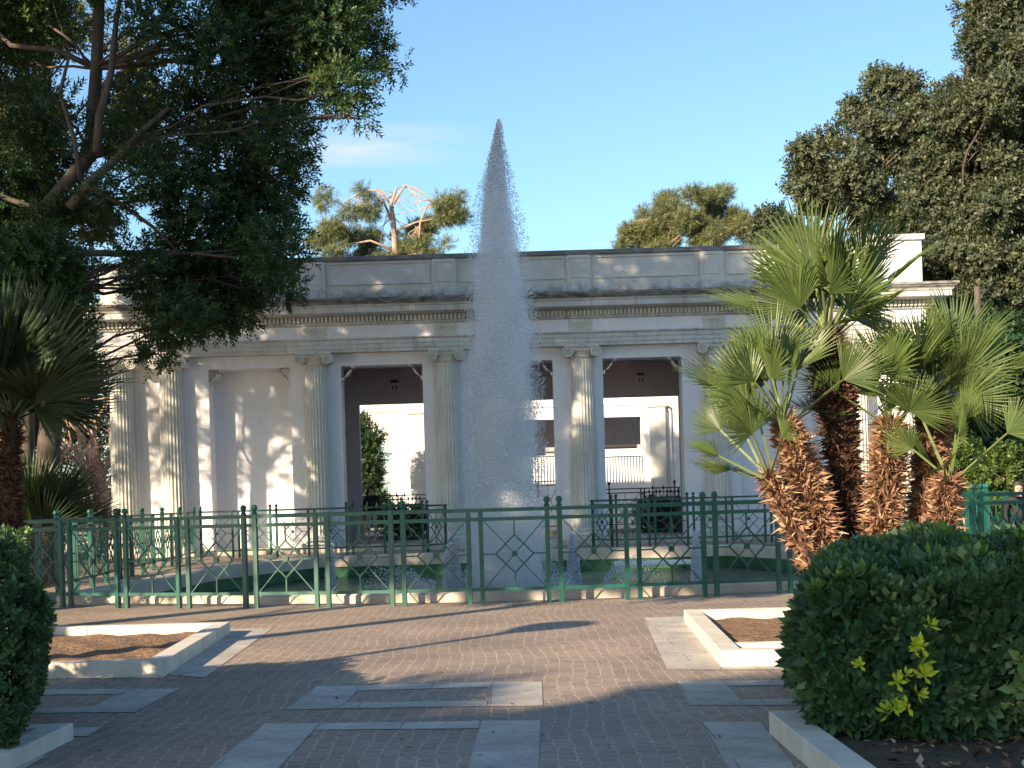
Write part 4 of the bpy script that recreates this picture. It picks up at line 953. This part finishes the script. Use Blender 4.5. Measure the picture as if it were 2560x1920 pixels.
def palm(name, pts, rads, label, fronds, fm, seed, fib=M['fibre'], nspike=900, fr=.55, group=None, lean=(0, 0), spike=.12):
    nspike = int(nspike * 3.6)
    """pts world polyline of trunk; fronds: number"""
    rg = random.Random(seed); base = Vector(pts[0]); t = tag(empty(name, tuple(base)), label, 'palm', group)
    P = [Vector(p) - base for p in pts]; MB().tube(P, [r_ * .86 for r_ in rads], 12).build('trunk', M['pcore'], t, smooth=True)
    # fibrous old leaf bases
    nr = np.random.default_rng(seed); u = nr.random(nspike) * (len(P) - 1); k = np.minimum(u.astype(int), len(P) - 2); fr_ = u - k
    Pa = np.array([tuple(p) for p in P]); ra = np.array(rads); C = Pa[k] * (1 - fr_)[:, None] + Pa[k + 1] * fr_[:, None]; rr = ra[k] * (1 - fr_) + ra[k + 1] * fr_
    an = nr.random(nspike) * 6.283; O = np.c_[np.cos(an), np.sin(an), np.zeros(nspike)]; Pp = C + O * (rr * .82)[:, None]
    D = O + np.c_[nr.normal(0, .3, (nspike, 2)), nr.normal(.15, .55, nspike)]
    sp = np.array([(0, -.010, 0), (0.012, -.009, spike * .6), (.02, 0, spike * 1.15), (0, .010, 0)]); sp2 = np.array([(-.010, -.018, 0), (0, -.015, spike * .45), (-.01, .010, spike * .8), (.010, .017, 0)])
    V, Fq, A = scatter([sp, sp2, sp * .7, sp], Pp, D, nr.uniform(.5, 1.5, nspike), np.clip(nr.normal(.45, .25, nspike), 0, 1))
    link('leaf_bases', npmesh('leaf_bases', V, Fq, fib, A), t)
    top = P[-1]
    fms = [fan_mesh(fr * s, 36, R(a), fm, seed * 10 + i, st) for i, (s, a, st) in enumerate(((1, 150, .55), (.9, 120, .68), (1.05, 175, .45), (.85, 95, .6)))]
    for i in range(fronds):
        az = i * 2.399 + rg.uniform(-.3, .3); tilt = R(6 + 66 * ((i + .5) / fronds) ** .95 + rg.uniform(-7, 7))
        o = link('frond', fms[i % 4], t, tuple(top + Vector((rg.uniform(-.04, .04), rg.uniform(-.04, .04), -.10 * (i / fronds)))))
        d = Vector((math.sin(tilt) * math.cos(az) + lean[0], math.sin(tilt) * math.sin(az) + lean[1], math.cos(tilt))).normalized()
        Rm = d.to_track_quat('Z', 'Y').to_matrix().to_4x4() @ Matrix.Rotation(rg.uniform(0, 6.28), 4, 'Z')
        o.rotation_euler = Rm.to_euler(); s = rg.uniform(.85, 1.15); o.scale = (s, s, s)
    return t
PG = 'fan palms in the cluster right of the fountain'
PD = 15.0
def A_(px, py, d=PD): v = at(px, py, d); return (v.x, v.y, v.z)
def trunkpts(lst, d):
    p = [A_(x, y, d) for x, y in lst]; q0 = p[0]; return [(q0[0] + (.03 if True else 0), q0[1], 0.0)] + p
palm('fan_palm', trunkpts([(2078, 1500), (1990, 1330), (1945, 1230), (1925, 1185)], 14.7), [.11, .11, .10, .08, .045], 'smallest fan palm stem leaning out on the left of the cluster', 7, M['frond'], 1, nspike=500, fr=.42, group=PG, lean=(-.5, 0))
palm('fan_palm', trunkpts([(2112, 1500), (2047, 1330), (2010, 1200), (1985, 1120), (1960, 1045)], 14.9), [.15, .155, .155, .15, .11, .06], 'thick orange-brown fan palm stem second from the left of the cluster', 17, M['frond'], 2, nspike=1500, group=PG, lean=(-.35, 0), fr=.6)
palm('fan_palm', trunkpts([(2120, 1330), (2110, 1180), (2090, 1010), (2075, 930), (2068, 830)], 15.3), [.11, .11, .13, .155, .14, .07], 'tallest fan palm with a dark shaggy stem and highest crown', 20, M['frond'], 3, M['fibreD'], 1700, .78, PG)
palm('fan_palm', trunkpts([(2200, 1330), (2215, 1200), (2222, 1110), (2225, 1050)], 15.1), [.135, .14, .135, .10, .05], 'straight orange-brown fan palm stem right of the dark one', 12, M['frond'], 4, nspike=1300, group=PG, fr=.6)
palm('fan_palm', trunkpts([(2310, 1330), (2325, 1180), (2330, 1080), (2335, 1010)], 15.4), [.14, .145, .14, .11, .055], 'shaggy fan palm stem with the broad crown at right of the cluster', 20, M['frond'], 5, nspike=1400, group=PG, lean=(.2, .1), fr=.66)
palm('fan_palm', trunkpts([(2350, 1330), (2365, 1240), (2372, 1190)], 14.6), [.11, .11, .09, .05], 'low fan palm stem at the right foot of the cluster', 8, M['frond'], 6, nspike=500, fr=.45, group=PG)
# left palms, their shade put into dark leaf and stem colours
palm('fan_palm', [(-6.95, 20.2, 0), (-7.0, 20.2, 1.0), (-7.0, 20.2, 1.8), (-6.9, 20.2, 2.75)], [.17, .17, .16, .08], 'dark fan palm in the shade at the left edge with reddish stem', 34, M['frondShade'], 11, M['fibreD'], nspike=700, fr=1.35)
palm('fan_palm', [(-8.95, 27.2, 0), (-8.95, 27.2, .5), (-8.9, 27.2, .9)], [.15, .14, .07], 'low dark fan palm below the taller shaded one at left', 26, M['frondShade'], 12, M['fibreD'], nspike=400, fr=1.1)

# ------------------------------------------------------------------ water in the air
def drops(name, P, r, label, cat='water jet', base=None):
    n = len(P); o = np.array([(1, 0, 0), (-.5, .87, 0), (-.5, -.87, 0), (0, 0, 1.7), (0, 0, -1.7)]); Fo = np.array([(0, 1, 3), (1, 2, 3), (2, 0, 3), (1, 0, 4), (2, 1, 4), (0, 2, 4)])
    an = RNG.uniform(0, 6.28, n); c, s = np.cos(an), np.sin(an)
    V = np.empty((n, 5, 3)); V[:, :, 0] = (o[:, 0][None] * c[:, None] - o[:, 1][None] * s[:, None]); V[:, :, 1] = (o[:, 0][None] * s[:, None] + o[:, 1][None] * c[:, None]); V[:, :, 2] = o[:, 2][None]
    V = V * r[:, None, None] + P[:, None, :] - np.array(base)[None, None]
    Fq = (Fo[None] + 5 * np.arange(n)[:, None, None]).reshape(-1, 3)
    ob = link(name, npmesh(name, V.reshape(-1, 3), Fq, M['spray'] if name == 'water_jet' else M['foam']), None, base); return tag(ob, label, cat)
JD = 24.0
prof = [(297, 1245, 2, 4), (350, 1243, 9, 14), (400, 1241, 20, 27), (450, 1240, 26, 42), (500, 1240, 30, 58), (600, 1243, 42, 75), (700, 1247, 56, 82), (800, 1252, 64, 92), (1000, 1256, 76, 104), (1200, 1258, 80, 108), (1400, 1268, 86, 118), (1475, 1272, 92, 130)]
pr = np.array(prof); n = 150000
yy = 297 + (1475 - 297) * RNG.random(n) ** .74
cxp = np.interp(yy, pr[:, 0], pr[:, 1]); core = np.interp(yy, pr[:, 0], pr[:, 2]); outr = np.interp(yy, pr[:, 0], pr[:, 3])
isout = RNG.random(n) < .3
an = RNG.uniform(0, 6.283, n); rr = np.where(isout, core + (outr - core) * RNG.random(n) ** 1.3 * 1.1, core * np.sqrt(RNG.random(n)))
gust = 1 + .10 * np.sin(yy / 31.) * np.sin(yy / 13. + an) ; rr = rr * gust
# jets fall apart into strands
ok = ~((np.sin(an * 7 + yy / 17.) > .65) & (rr > core * .55) & (RNG.random(n) < .7)); 
xx = cxp + rr * np.cos(an) + np.where(isout, 6 * RNG.random(n), 0); dd_ = JD + rr * np.sin(an) * JD / F
a_ = (xx - 1280) - ROLL * (yy - 1243); b_ = ROLL * (xx - 1280) + (yy - 1243)
P = np.c_[a_ * JD / F, dd_, H - b_ * JD / F][ok]; rad_ = (RNG.uniform(.004, .0075, n) * np.where(isout, 1.2, 1.0))[ok]
jet = drops('water_jet', P, rad_, 'tall pointed water jet shooting up in the middle of the pool', base=(at(1262, 1450, JD).x, JD, -.34))
mm = bpy.data.materials.new('fine_mist'); mm.use_nodes = True; nt = mm.node_tree; nt.nodes.clear()
pv = nt.nodes.new('ShaderNodeVolumePrincipled'); pv.inputs["Color"].default_value = (0.95, 0.98, 1.0, 1); pv.inputs['Anisotropy'].default_value = 0.1
v = coords(nt, (2.2, 2.2, .8)); nt.links.new(ramp(nt, noise(nt, v, 2.2, 5, .6), [(0.25, (.5, .5, .5)), (0.75, (1, 1, 1))]), pv.inputs['Density'])
ml = nt.nodes.new('ShaderNodeMath'); ml.operation = 'MULTIPLY'; ml.inputs[1].default_value = 4.2
nt.links.new(pv.inputs['Density'].links[0].from_socket, ml.inputs[0]); nt.links.new(ml.outputs[0], pv.inputs['Density'])
nt.links.new(pv.outputs[0], nt.nodes.new('ShaderNodeOutputMaterial').inputs['Volume'])
V = []; n_ = 20; rows = np.linspace(306, 1470, 60)
for yv in rows:
    c_ = np.interp(yv, pr[:, 0], pr[:, 1]); w_ = np.interp(yv, pr[:, 0], pr[:, 2]) * .62 + np.interp(yv, pr[:, 0], pr[:, 3]) * .3
    for k in range(n_):
        a2 = 2 * math.pi * k / n_; r2 = w_ * (1 + .10 * math.sin(a2 * 3 + yv / 40) + .07 * math.sin(a2 * 5 - yv / 17)); v = at(c_ + r2 * math.cos(a2), yv, JD); V.append((v.x, JD + r2 * math.sin(a2) * JD / F, v.z))
V = [(x - jet.location.x, y - jet.location.y, z - jet.location.z) for x, y, z in V]
Fm = [(i * n_ + k, i * n_ + (k + 1) % n_, (i + 1) * n_ + (k + 1) % n_, (i + 1) * n_ + k) for i in range(59) for k in range(n_)] + [tuple(range(n_ - 1, -1, -1)), tuple(59 * n_ + k for k in range(n_))]
MB().add(V, Fm).build('mist', mm, jet)
def small(px, d, ztop, w, n, label):
    c = at(px, 1400, d); z = -.34 + (ztop + .34) * RNG.random(n) ** 1.15; t = (z + .34) / (ztop + .34); ww = w * (1.0 - .75 * t ** 2.2) ; an = RNG.uniform(0, 6.283, n); r_ = ww * np.sqrt(RNG.random(n))
    P = np.c_[c.x + r_ * np.cos(an), d + r_ * np.sin(an), z]; m_ = n // 8
    P[:m_, 2] = -.33 + .05 * RNG.random(m_); P[:m_, :2] = np.array([c.x, d]) + RNG.normal(0, w * 1.6, (m_, 2))
    drops('bubbling_jet', P, RNG.uniform(.008, .014, n), label)if False else None
    o = drops('bubbling_jet', P, RNG.uniform(.008, .014, n), label, base=(c.x, d, -.34)); o['group'] = 'low bubbling jets round the tall one'
small(825, 27.0, z_on(825, 1345, 27), .11, 5000, 'low white bubbling jet at the left, before the far rim')
small(1130, 25.5, z_on(1130, 1330, 25.5), .17, 7000, 'broad low bubbling jet just left of the tall jet')
small(1433, 25.5, z_on(1433, 1335, 25.5), .13, 6000, 'low bubbling jet just right of the tall jet')
small(1740, 27.0, z_on(1740, 1327, 27), .11, 5000, 'slender bright bubbling jet at the right behind the railing')
# arching fine sprays between the jets
def arcs(px0, px1, d, h, n, label):
    p0, p1 = at(px0, 1400, d), at(px1, 1400, d); n = int(n * .4); k = 4; t = RNG.random(n); j = RNG.integers(0, k, n); f = .6 + .5 * j / k
    x = p0.x + (p1.x - p0.x) * t * f; z = -.33 + 2.6 * h * f * t * (1 - t) ; P = np.c_[x + RNG.normal(0, .05, n), d + (j - 2) * .2 + RNG.normal(0, .03, n), z + RNG.normal(0, .03 + .05 * t, n)]
    o = drops('water_arc', P, RNG.uniform(.006, .011, n), label, base=(p0.x, d, -.34)); o['group'] = 'thin arching sprays'
arcs(1080, 880, 26, .85, 2600, 'thin arching spray left of the tall jet, falling leftwards')
arcs(1110, 1000, 24.5, .55, 1200, 'short thin arching spray beside the broad left bubbling jet')
arcs(1440, 1360, 24.5, .7, 1800, 'thin arching spray falling towards the tall jet from the right')
arcs(1500, 1660, 26, .9, 2600, 'wide thin arching spray right of the tall jet')
# white foam ledge / feed pipe in the pool
pa, pb = at(1535, 1410, 30), at(1728, 1408, 30)
tag(MB().box(0, pb.x - pa.x, -.09, .09, 0, .10).build('feed_pipe', M['white'], None, bevel=.02, loc=(pa.x, 30, pa.z - .05)), 'white straight feed pipe lying over the pool at the right', 'pipe')

# ------------------------------------------------------------------ street lamp whose shadow crosses the paving (stands left of the picture)
L0 = Vector((G(1400, 1562).x, G(1400, 1562).y, 0)); hl = 4.2; back = LDIR.copy(); back.z = 0; back.normalize(); base = L0 - back * (hl / math.tan(R(SUN_EL)))
lm = tag(empty('street_lamp', tuple(base)), 'dark street lamp just outside the left of the picture, its shadow crossing the cobbles', 'street lamp')
MB().lathe([(.16, 0), (.16, .06), (.09, .12), (.07, .5), (.045, .6), (.04, 3.75), (.05, 3.8)], 12).build('pole', M['dkiron'], lm)
MB().lathe([(.05, 3.8), (.2, 3.95), (.33, 4.1), (.36, 4.2), (.3, 4.28), (.1, 4.36), (.001, 4.37)], 20).build('lamp_head', M['dkiron'], lm)
lb = L0 + Vector((-.35, -.55, 0)) - back * (3.9 / math.tan(R(SUN_EL)))
l2 = tag(empty('signpost', tuple(lb)), 'thin dark pole left of the picture, throwing a thin shadow line', 'pole')
MB().lathe([(.02, 0), (.02, 3.95), (.001, 3.96)], 8).build('pole', M['dkiron'], l2)

# ------------------------------------------------------------------ trees behind and beside the camera that throw the shade
def shade_tree(x, y, h, w, n, label, seed, z0=.3, size=2.2):
    rg = random.Random(seed); cl = [(x + rg.uniform(-w, w), y + rg.uniform(-w, w), rg.uniform(z0, .95) * h, rg.uniform(.3, .5) * w) for _ in range(16)]
    t = tag(empty('shade_tree', (x, y, 0)), label, 'tree'); crown('crown', cl, n, SPO, M['leafA'], t, .2, size, .35, .15)
    tree_wood(t, [(x, y, 0), (x, y, h * .3), (x + .3, y, h * .6), (x, y, h * .85)], cl, M['bark'], .22, seed, 2); return t
SH_ = [(-18.8, -8.4, 7.6, 1.4, 4200, .72), (-16.0, -8.3, 7.9, 1.4, 4200, .72), (-13.5, -8.2, 8.4, 1.4, 4200, .72), (-11.3, -8.0, 8.5, 1.2, 3200, .7),
       (-11.2, 8.0, 15.5, 2.6, 8500, .46), (-8.3, 8.4, 8.2, 1.7, 4500, .76), (-11.0, -8.2, 9.6, .8, 1300, .88), (-14, 27, 17.5, 2.8, 5200, .45), (-18.5, 28, 15, 3.0, 700, .35), (-22.5, 27, 14, 2.6, 700, .35),
       (-19, 13.5, 18, 3.2, 4500, .55), (-14.5, 14, 19, 3.0, 5000, .58), (-8.2, 14, 13.0, 1.4, 2400, .7), (-12.3, 14.2, 8.2, 1.5, 3000, .5), (-25.8, 27, 13, 2.2, 3500, .4)]
for i, c in enumerate(SH_):
    t = shade_tree(*c[:5], ['tall shade tree standing left of and behind the camera', 'shade tree beyond the left edge beside the pool'][i > 3], 60 + i, c[5] if len(c) > 5 else .12)
    t['group'] = ['shade trees behind the camera', 'shade trees beyond the left edge'][i > 3]

# ------------------------------------------------------------------ people
def person(name, loc, face_to, h, label, top, legs, hair, long_hair=False):
    t = tag(empty(name, loc, face_to), label, 'person'); s = h / 1.7
    me = bpy.data.meshes.new('body'); J = {}
    pts = [('pel', 0, 0, .93, .125), ('wai', 0, 0, 1.08, .115), ('che', 0, 0, 1.28, .135), ('nec', 0, .01, 1.44, .06), ('hea', 0, -.01, 1.55, .085), ('crn', 0, 0, 1.64, .08),
           ('lh', .09, 0, .88, .095), ('lk', .11, -.02, .50, .062), ('la', .12, .02, .09, .042), ('lf', .13, -.15, .03, .035),
           ('rh', -.09, 0, .88, .095), ('rk', -.10, .02, .50, .062), ('ra', -.11, .08, .09, .042), ('rf', -.12, -.08, .03, .035),
           ('ls', .18, 0, 1.38, .06), ('le', .24, .03, 1.12, .045), ('lw', .23, -.08, .90, .03), ('lp', .22, -.13, .83, .028),
           ('rs', -.18, 0, 1.38, .06), ('re', -.24, .03, 1.12, .045), ('rw', -.22, -.1, .92, .03), ('rp', -.2, -.16, .86, .028)]
    idx = {p[0]: i for i, p in enumerate(pts)}
    ed = [('pel', 'wai'), ('wai', 'che'), ('che', 'nec'), ('nec', 'hea'), ('hea', 'crn'), ('pel', 'lh'), ('lh', 'lk'), ('lk', 'la'), ('la', 'lf'), ('pel', 'rh'), ('rh', 'rk'), ('rk', 'ra'), ('ra', 'rf'),
          ('che', 'ls'), ('ls', 'le'), ('le', 'lw'), ('lw', 'lp'), ('che', 'rs'), ('rs', 're'), ('re', 'rw'), ('rw', 'rp')]
    me.from_pydata([(p[1] * s, p[2] * s, p[3] * s) for p in pts], [(idx[a], idx[b_]) for a, b_ in ed], [])
    ob = bpy.data.objects.new('body', me); col.objects.link(ob); md = ob.modifiers.new('skin', 'SKIN'); ob.modifiers.new('sub', 'SUBSURF').levels = 1
    for i, p in enumerate(pts): me.skin_vertices[0].data[i].radius = (p[4] * s, p[4] * s * (.75 if p[0] in ('che', 'wai', 'pel') else 1))
    me.skin_vertices[0].data[0].use_root = True
    dg = bpy.context.evaluated_depsgraph_get(); m2 = bpy.data.meshes.new_from_object(ob.evaluated_get(dg)); bpy.data.objects.remove(ob)
    skin = simple('skin', (0.45, 0.26, 0.19), (0.5, 0.3, 0.22), 5, 0.6); m2.materials.clear()
    for mm in (top, legs, skin): m2.materials.append(mm)
    for f in m2.polygons:
        z = f.center.z / s; hand = abs(f.center.x) > .17 * s and z < .93
        f.material_index = 2 if (z > 1.45 or hand) else (0 if z > .86 else 1)
        f.use_smooth = True
    link('body', m2, t)
    b = MB(); hp = [(.001, .12), (.06, .115), (.09, .08), (.1, .02), (.098, -.04 if not long_hair else -.2), (.07, -.05 if not long_hair else -.24)]
    V = []; n = 16
    for r_, z in hp:
        for k in range(n):
            an = 2 * math.pi * k / n; y = r_ * math.sin(an) + .025; x = r_ * math.cos(an)
            if y < -.03 and z < .06: y = -.02
            V.append((x * s, y * s, (1.59 + z) * s))
    b.add(V, [(i * n + k, i * n + (k + 1) % n, (i + 1) * n + (k + 1) % n, (i + 1) * n + k) for i in range(len(hp) - 1) for k in range(n)]); b.build('hair', hair, t, smooth=True)
    b = MB()      # nose, eyes, mouth
    b.lathe([(.001, -.02), (.014, -.012), (.010, .01), (.001, .03)], 8, (0, -.098 * s, 1.555 * s)); b.build('nose', skin, t, smooth=True)
    b = MB()
    for x in (-.032, .032): b.lathe([(.001, -.006), (.011, 0), (.001, .006)], 8, (x * s, -.088 * s, 1.575 * s))
    b.box(-.022 * s, .022 * s, -.094 * s, -.084 * s, 1.512 * s, 1.518 * s); b.build('eyes_and_mouth', M['dkiron'], t)
    return t
blk = simple('black_cloth', (0.012, 0.012, 0.016), (0.025, 0.022, 0.025), 5, 0.9); lightc = simple('light_cloth', (0.55, 0.55, 0.56), (0.66, 0.65, 0.64), 5, 0.9)
hairm = simple('dark_hair', (0.01, 0.007, 0.005), (0.03, 0.018, 0.012), 30, 0.6)
p = at(930, 1300, 46.0); person('person', (p.x, 46.0, .15), 0, 1.72, 'person in a dark jacket and light trousers standing in the left doorway', blk, lightc, hairm)
p = at(2548, 1300, 22.0); person('person', (p.x, 22.0, 0), R(-12), 1.42, 'person in black with long dark hair half hidden at the right edge', blk, blk, hairm, True)

# fallen leaves and litter on the paving
n = 260; P = []
for _ in range(n):
    px, py = random.uniform(60, 2000), random.choice([random.uniform(1540, 1900), random.uniform(1540, 1700)]); g = G(px, py); P.append((g.x, g.y, .012))
P = np.array(P); D = np.tile([[0, 0, 1.]], (n, 1)) + RNG.normal(0, .15, (n, 3)); lf = np.array([(0, -.03, 0), (.012, 0, .004), (0, .03, 0), (-.012, 0, .006)])
V, Fq, A = scatter([lf, lf * .7], P, D, RNG.uniform(.5, 1.1, n), RNG.random(n))
tag(link('fallen_leaves', npmesh('fallen_leaves', V, Fq, M['fibre'], A)), 'small dry leaves scattered over the cobbles', 'leaves', kind='stuff')

n = 900; P = np.c_[RNG.uniform(1.75, 5.5, n), RNG.uniform(6.2, 8.1, n), np.full(n, .075)]; P = P[P[:, 0] / P[:, 1] < .38]; n = len(P)
V, Fq, A = scatter([lf, lf * 1.3], P, np.tile([[0, 0, 1.]], (n, 1)) + RNG.normal(0, .35, (n, 3)), RNG.uniform(.5, 1.3, n), RNG.random(n))
tag(link('leaf_litter', npmesh('leaf_litter', V, Fq, M['fibre'], A)), 'dry leaf litter on the earth under the right hedge', 'leaves', kind='stuff')
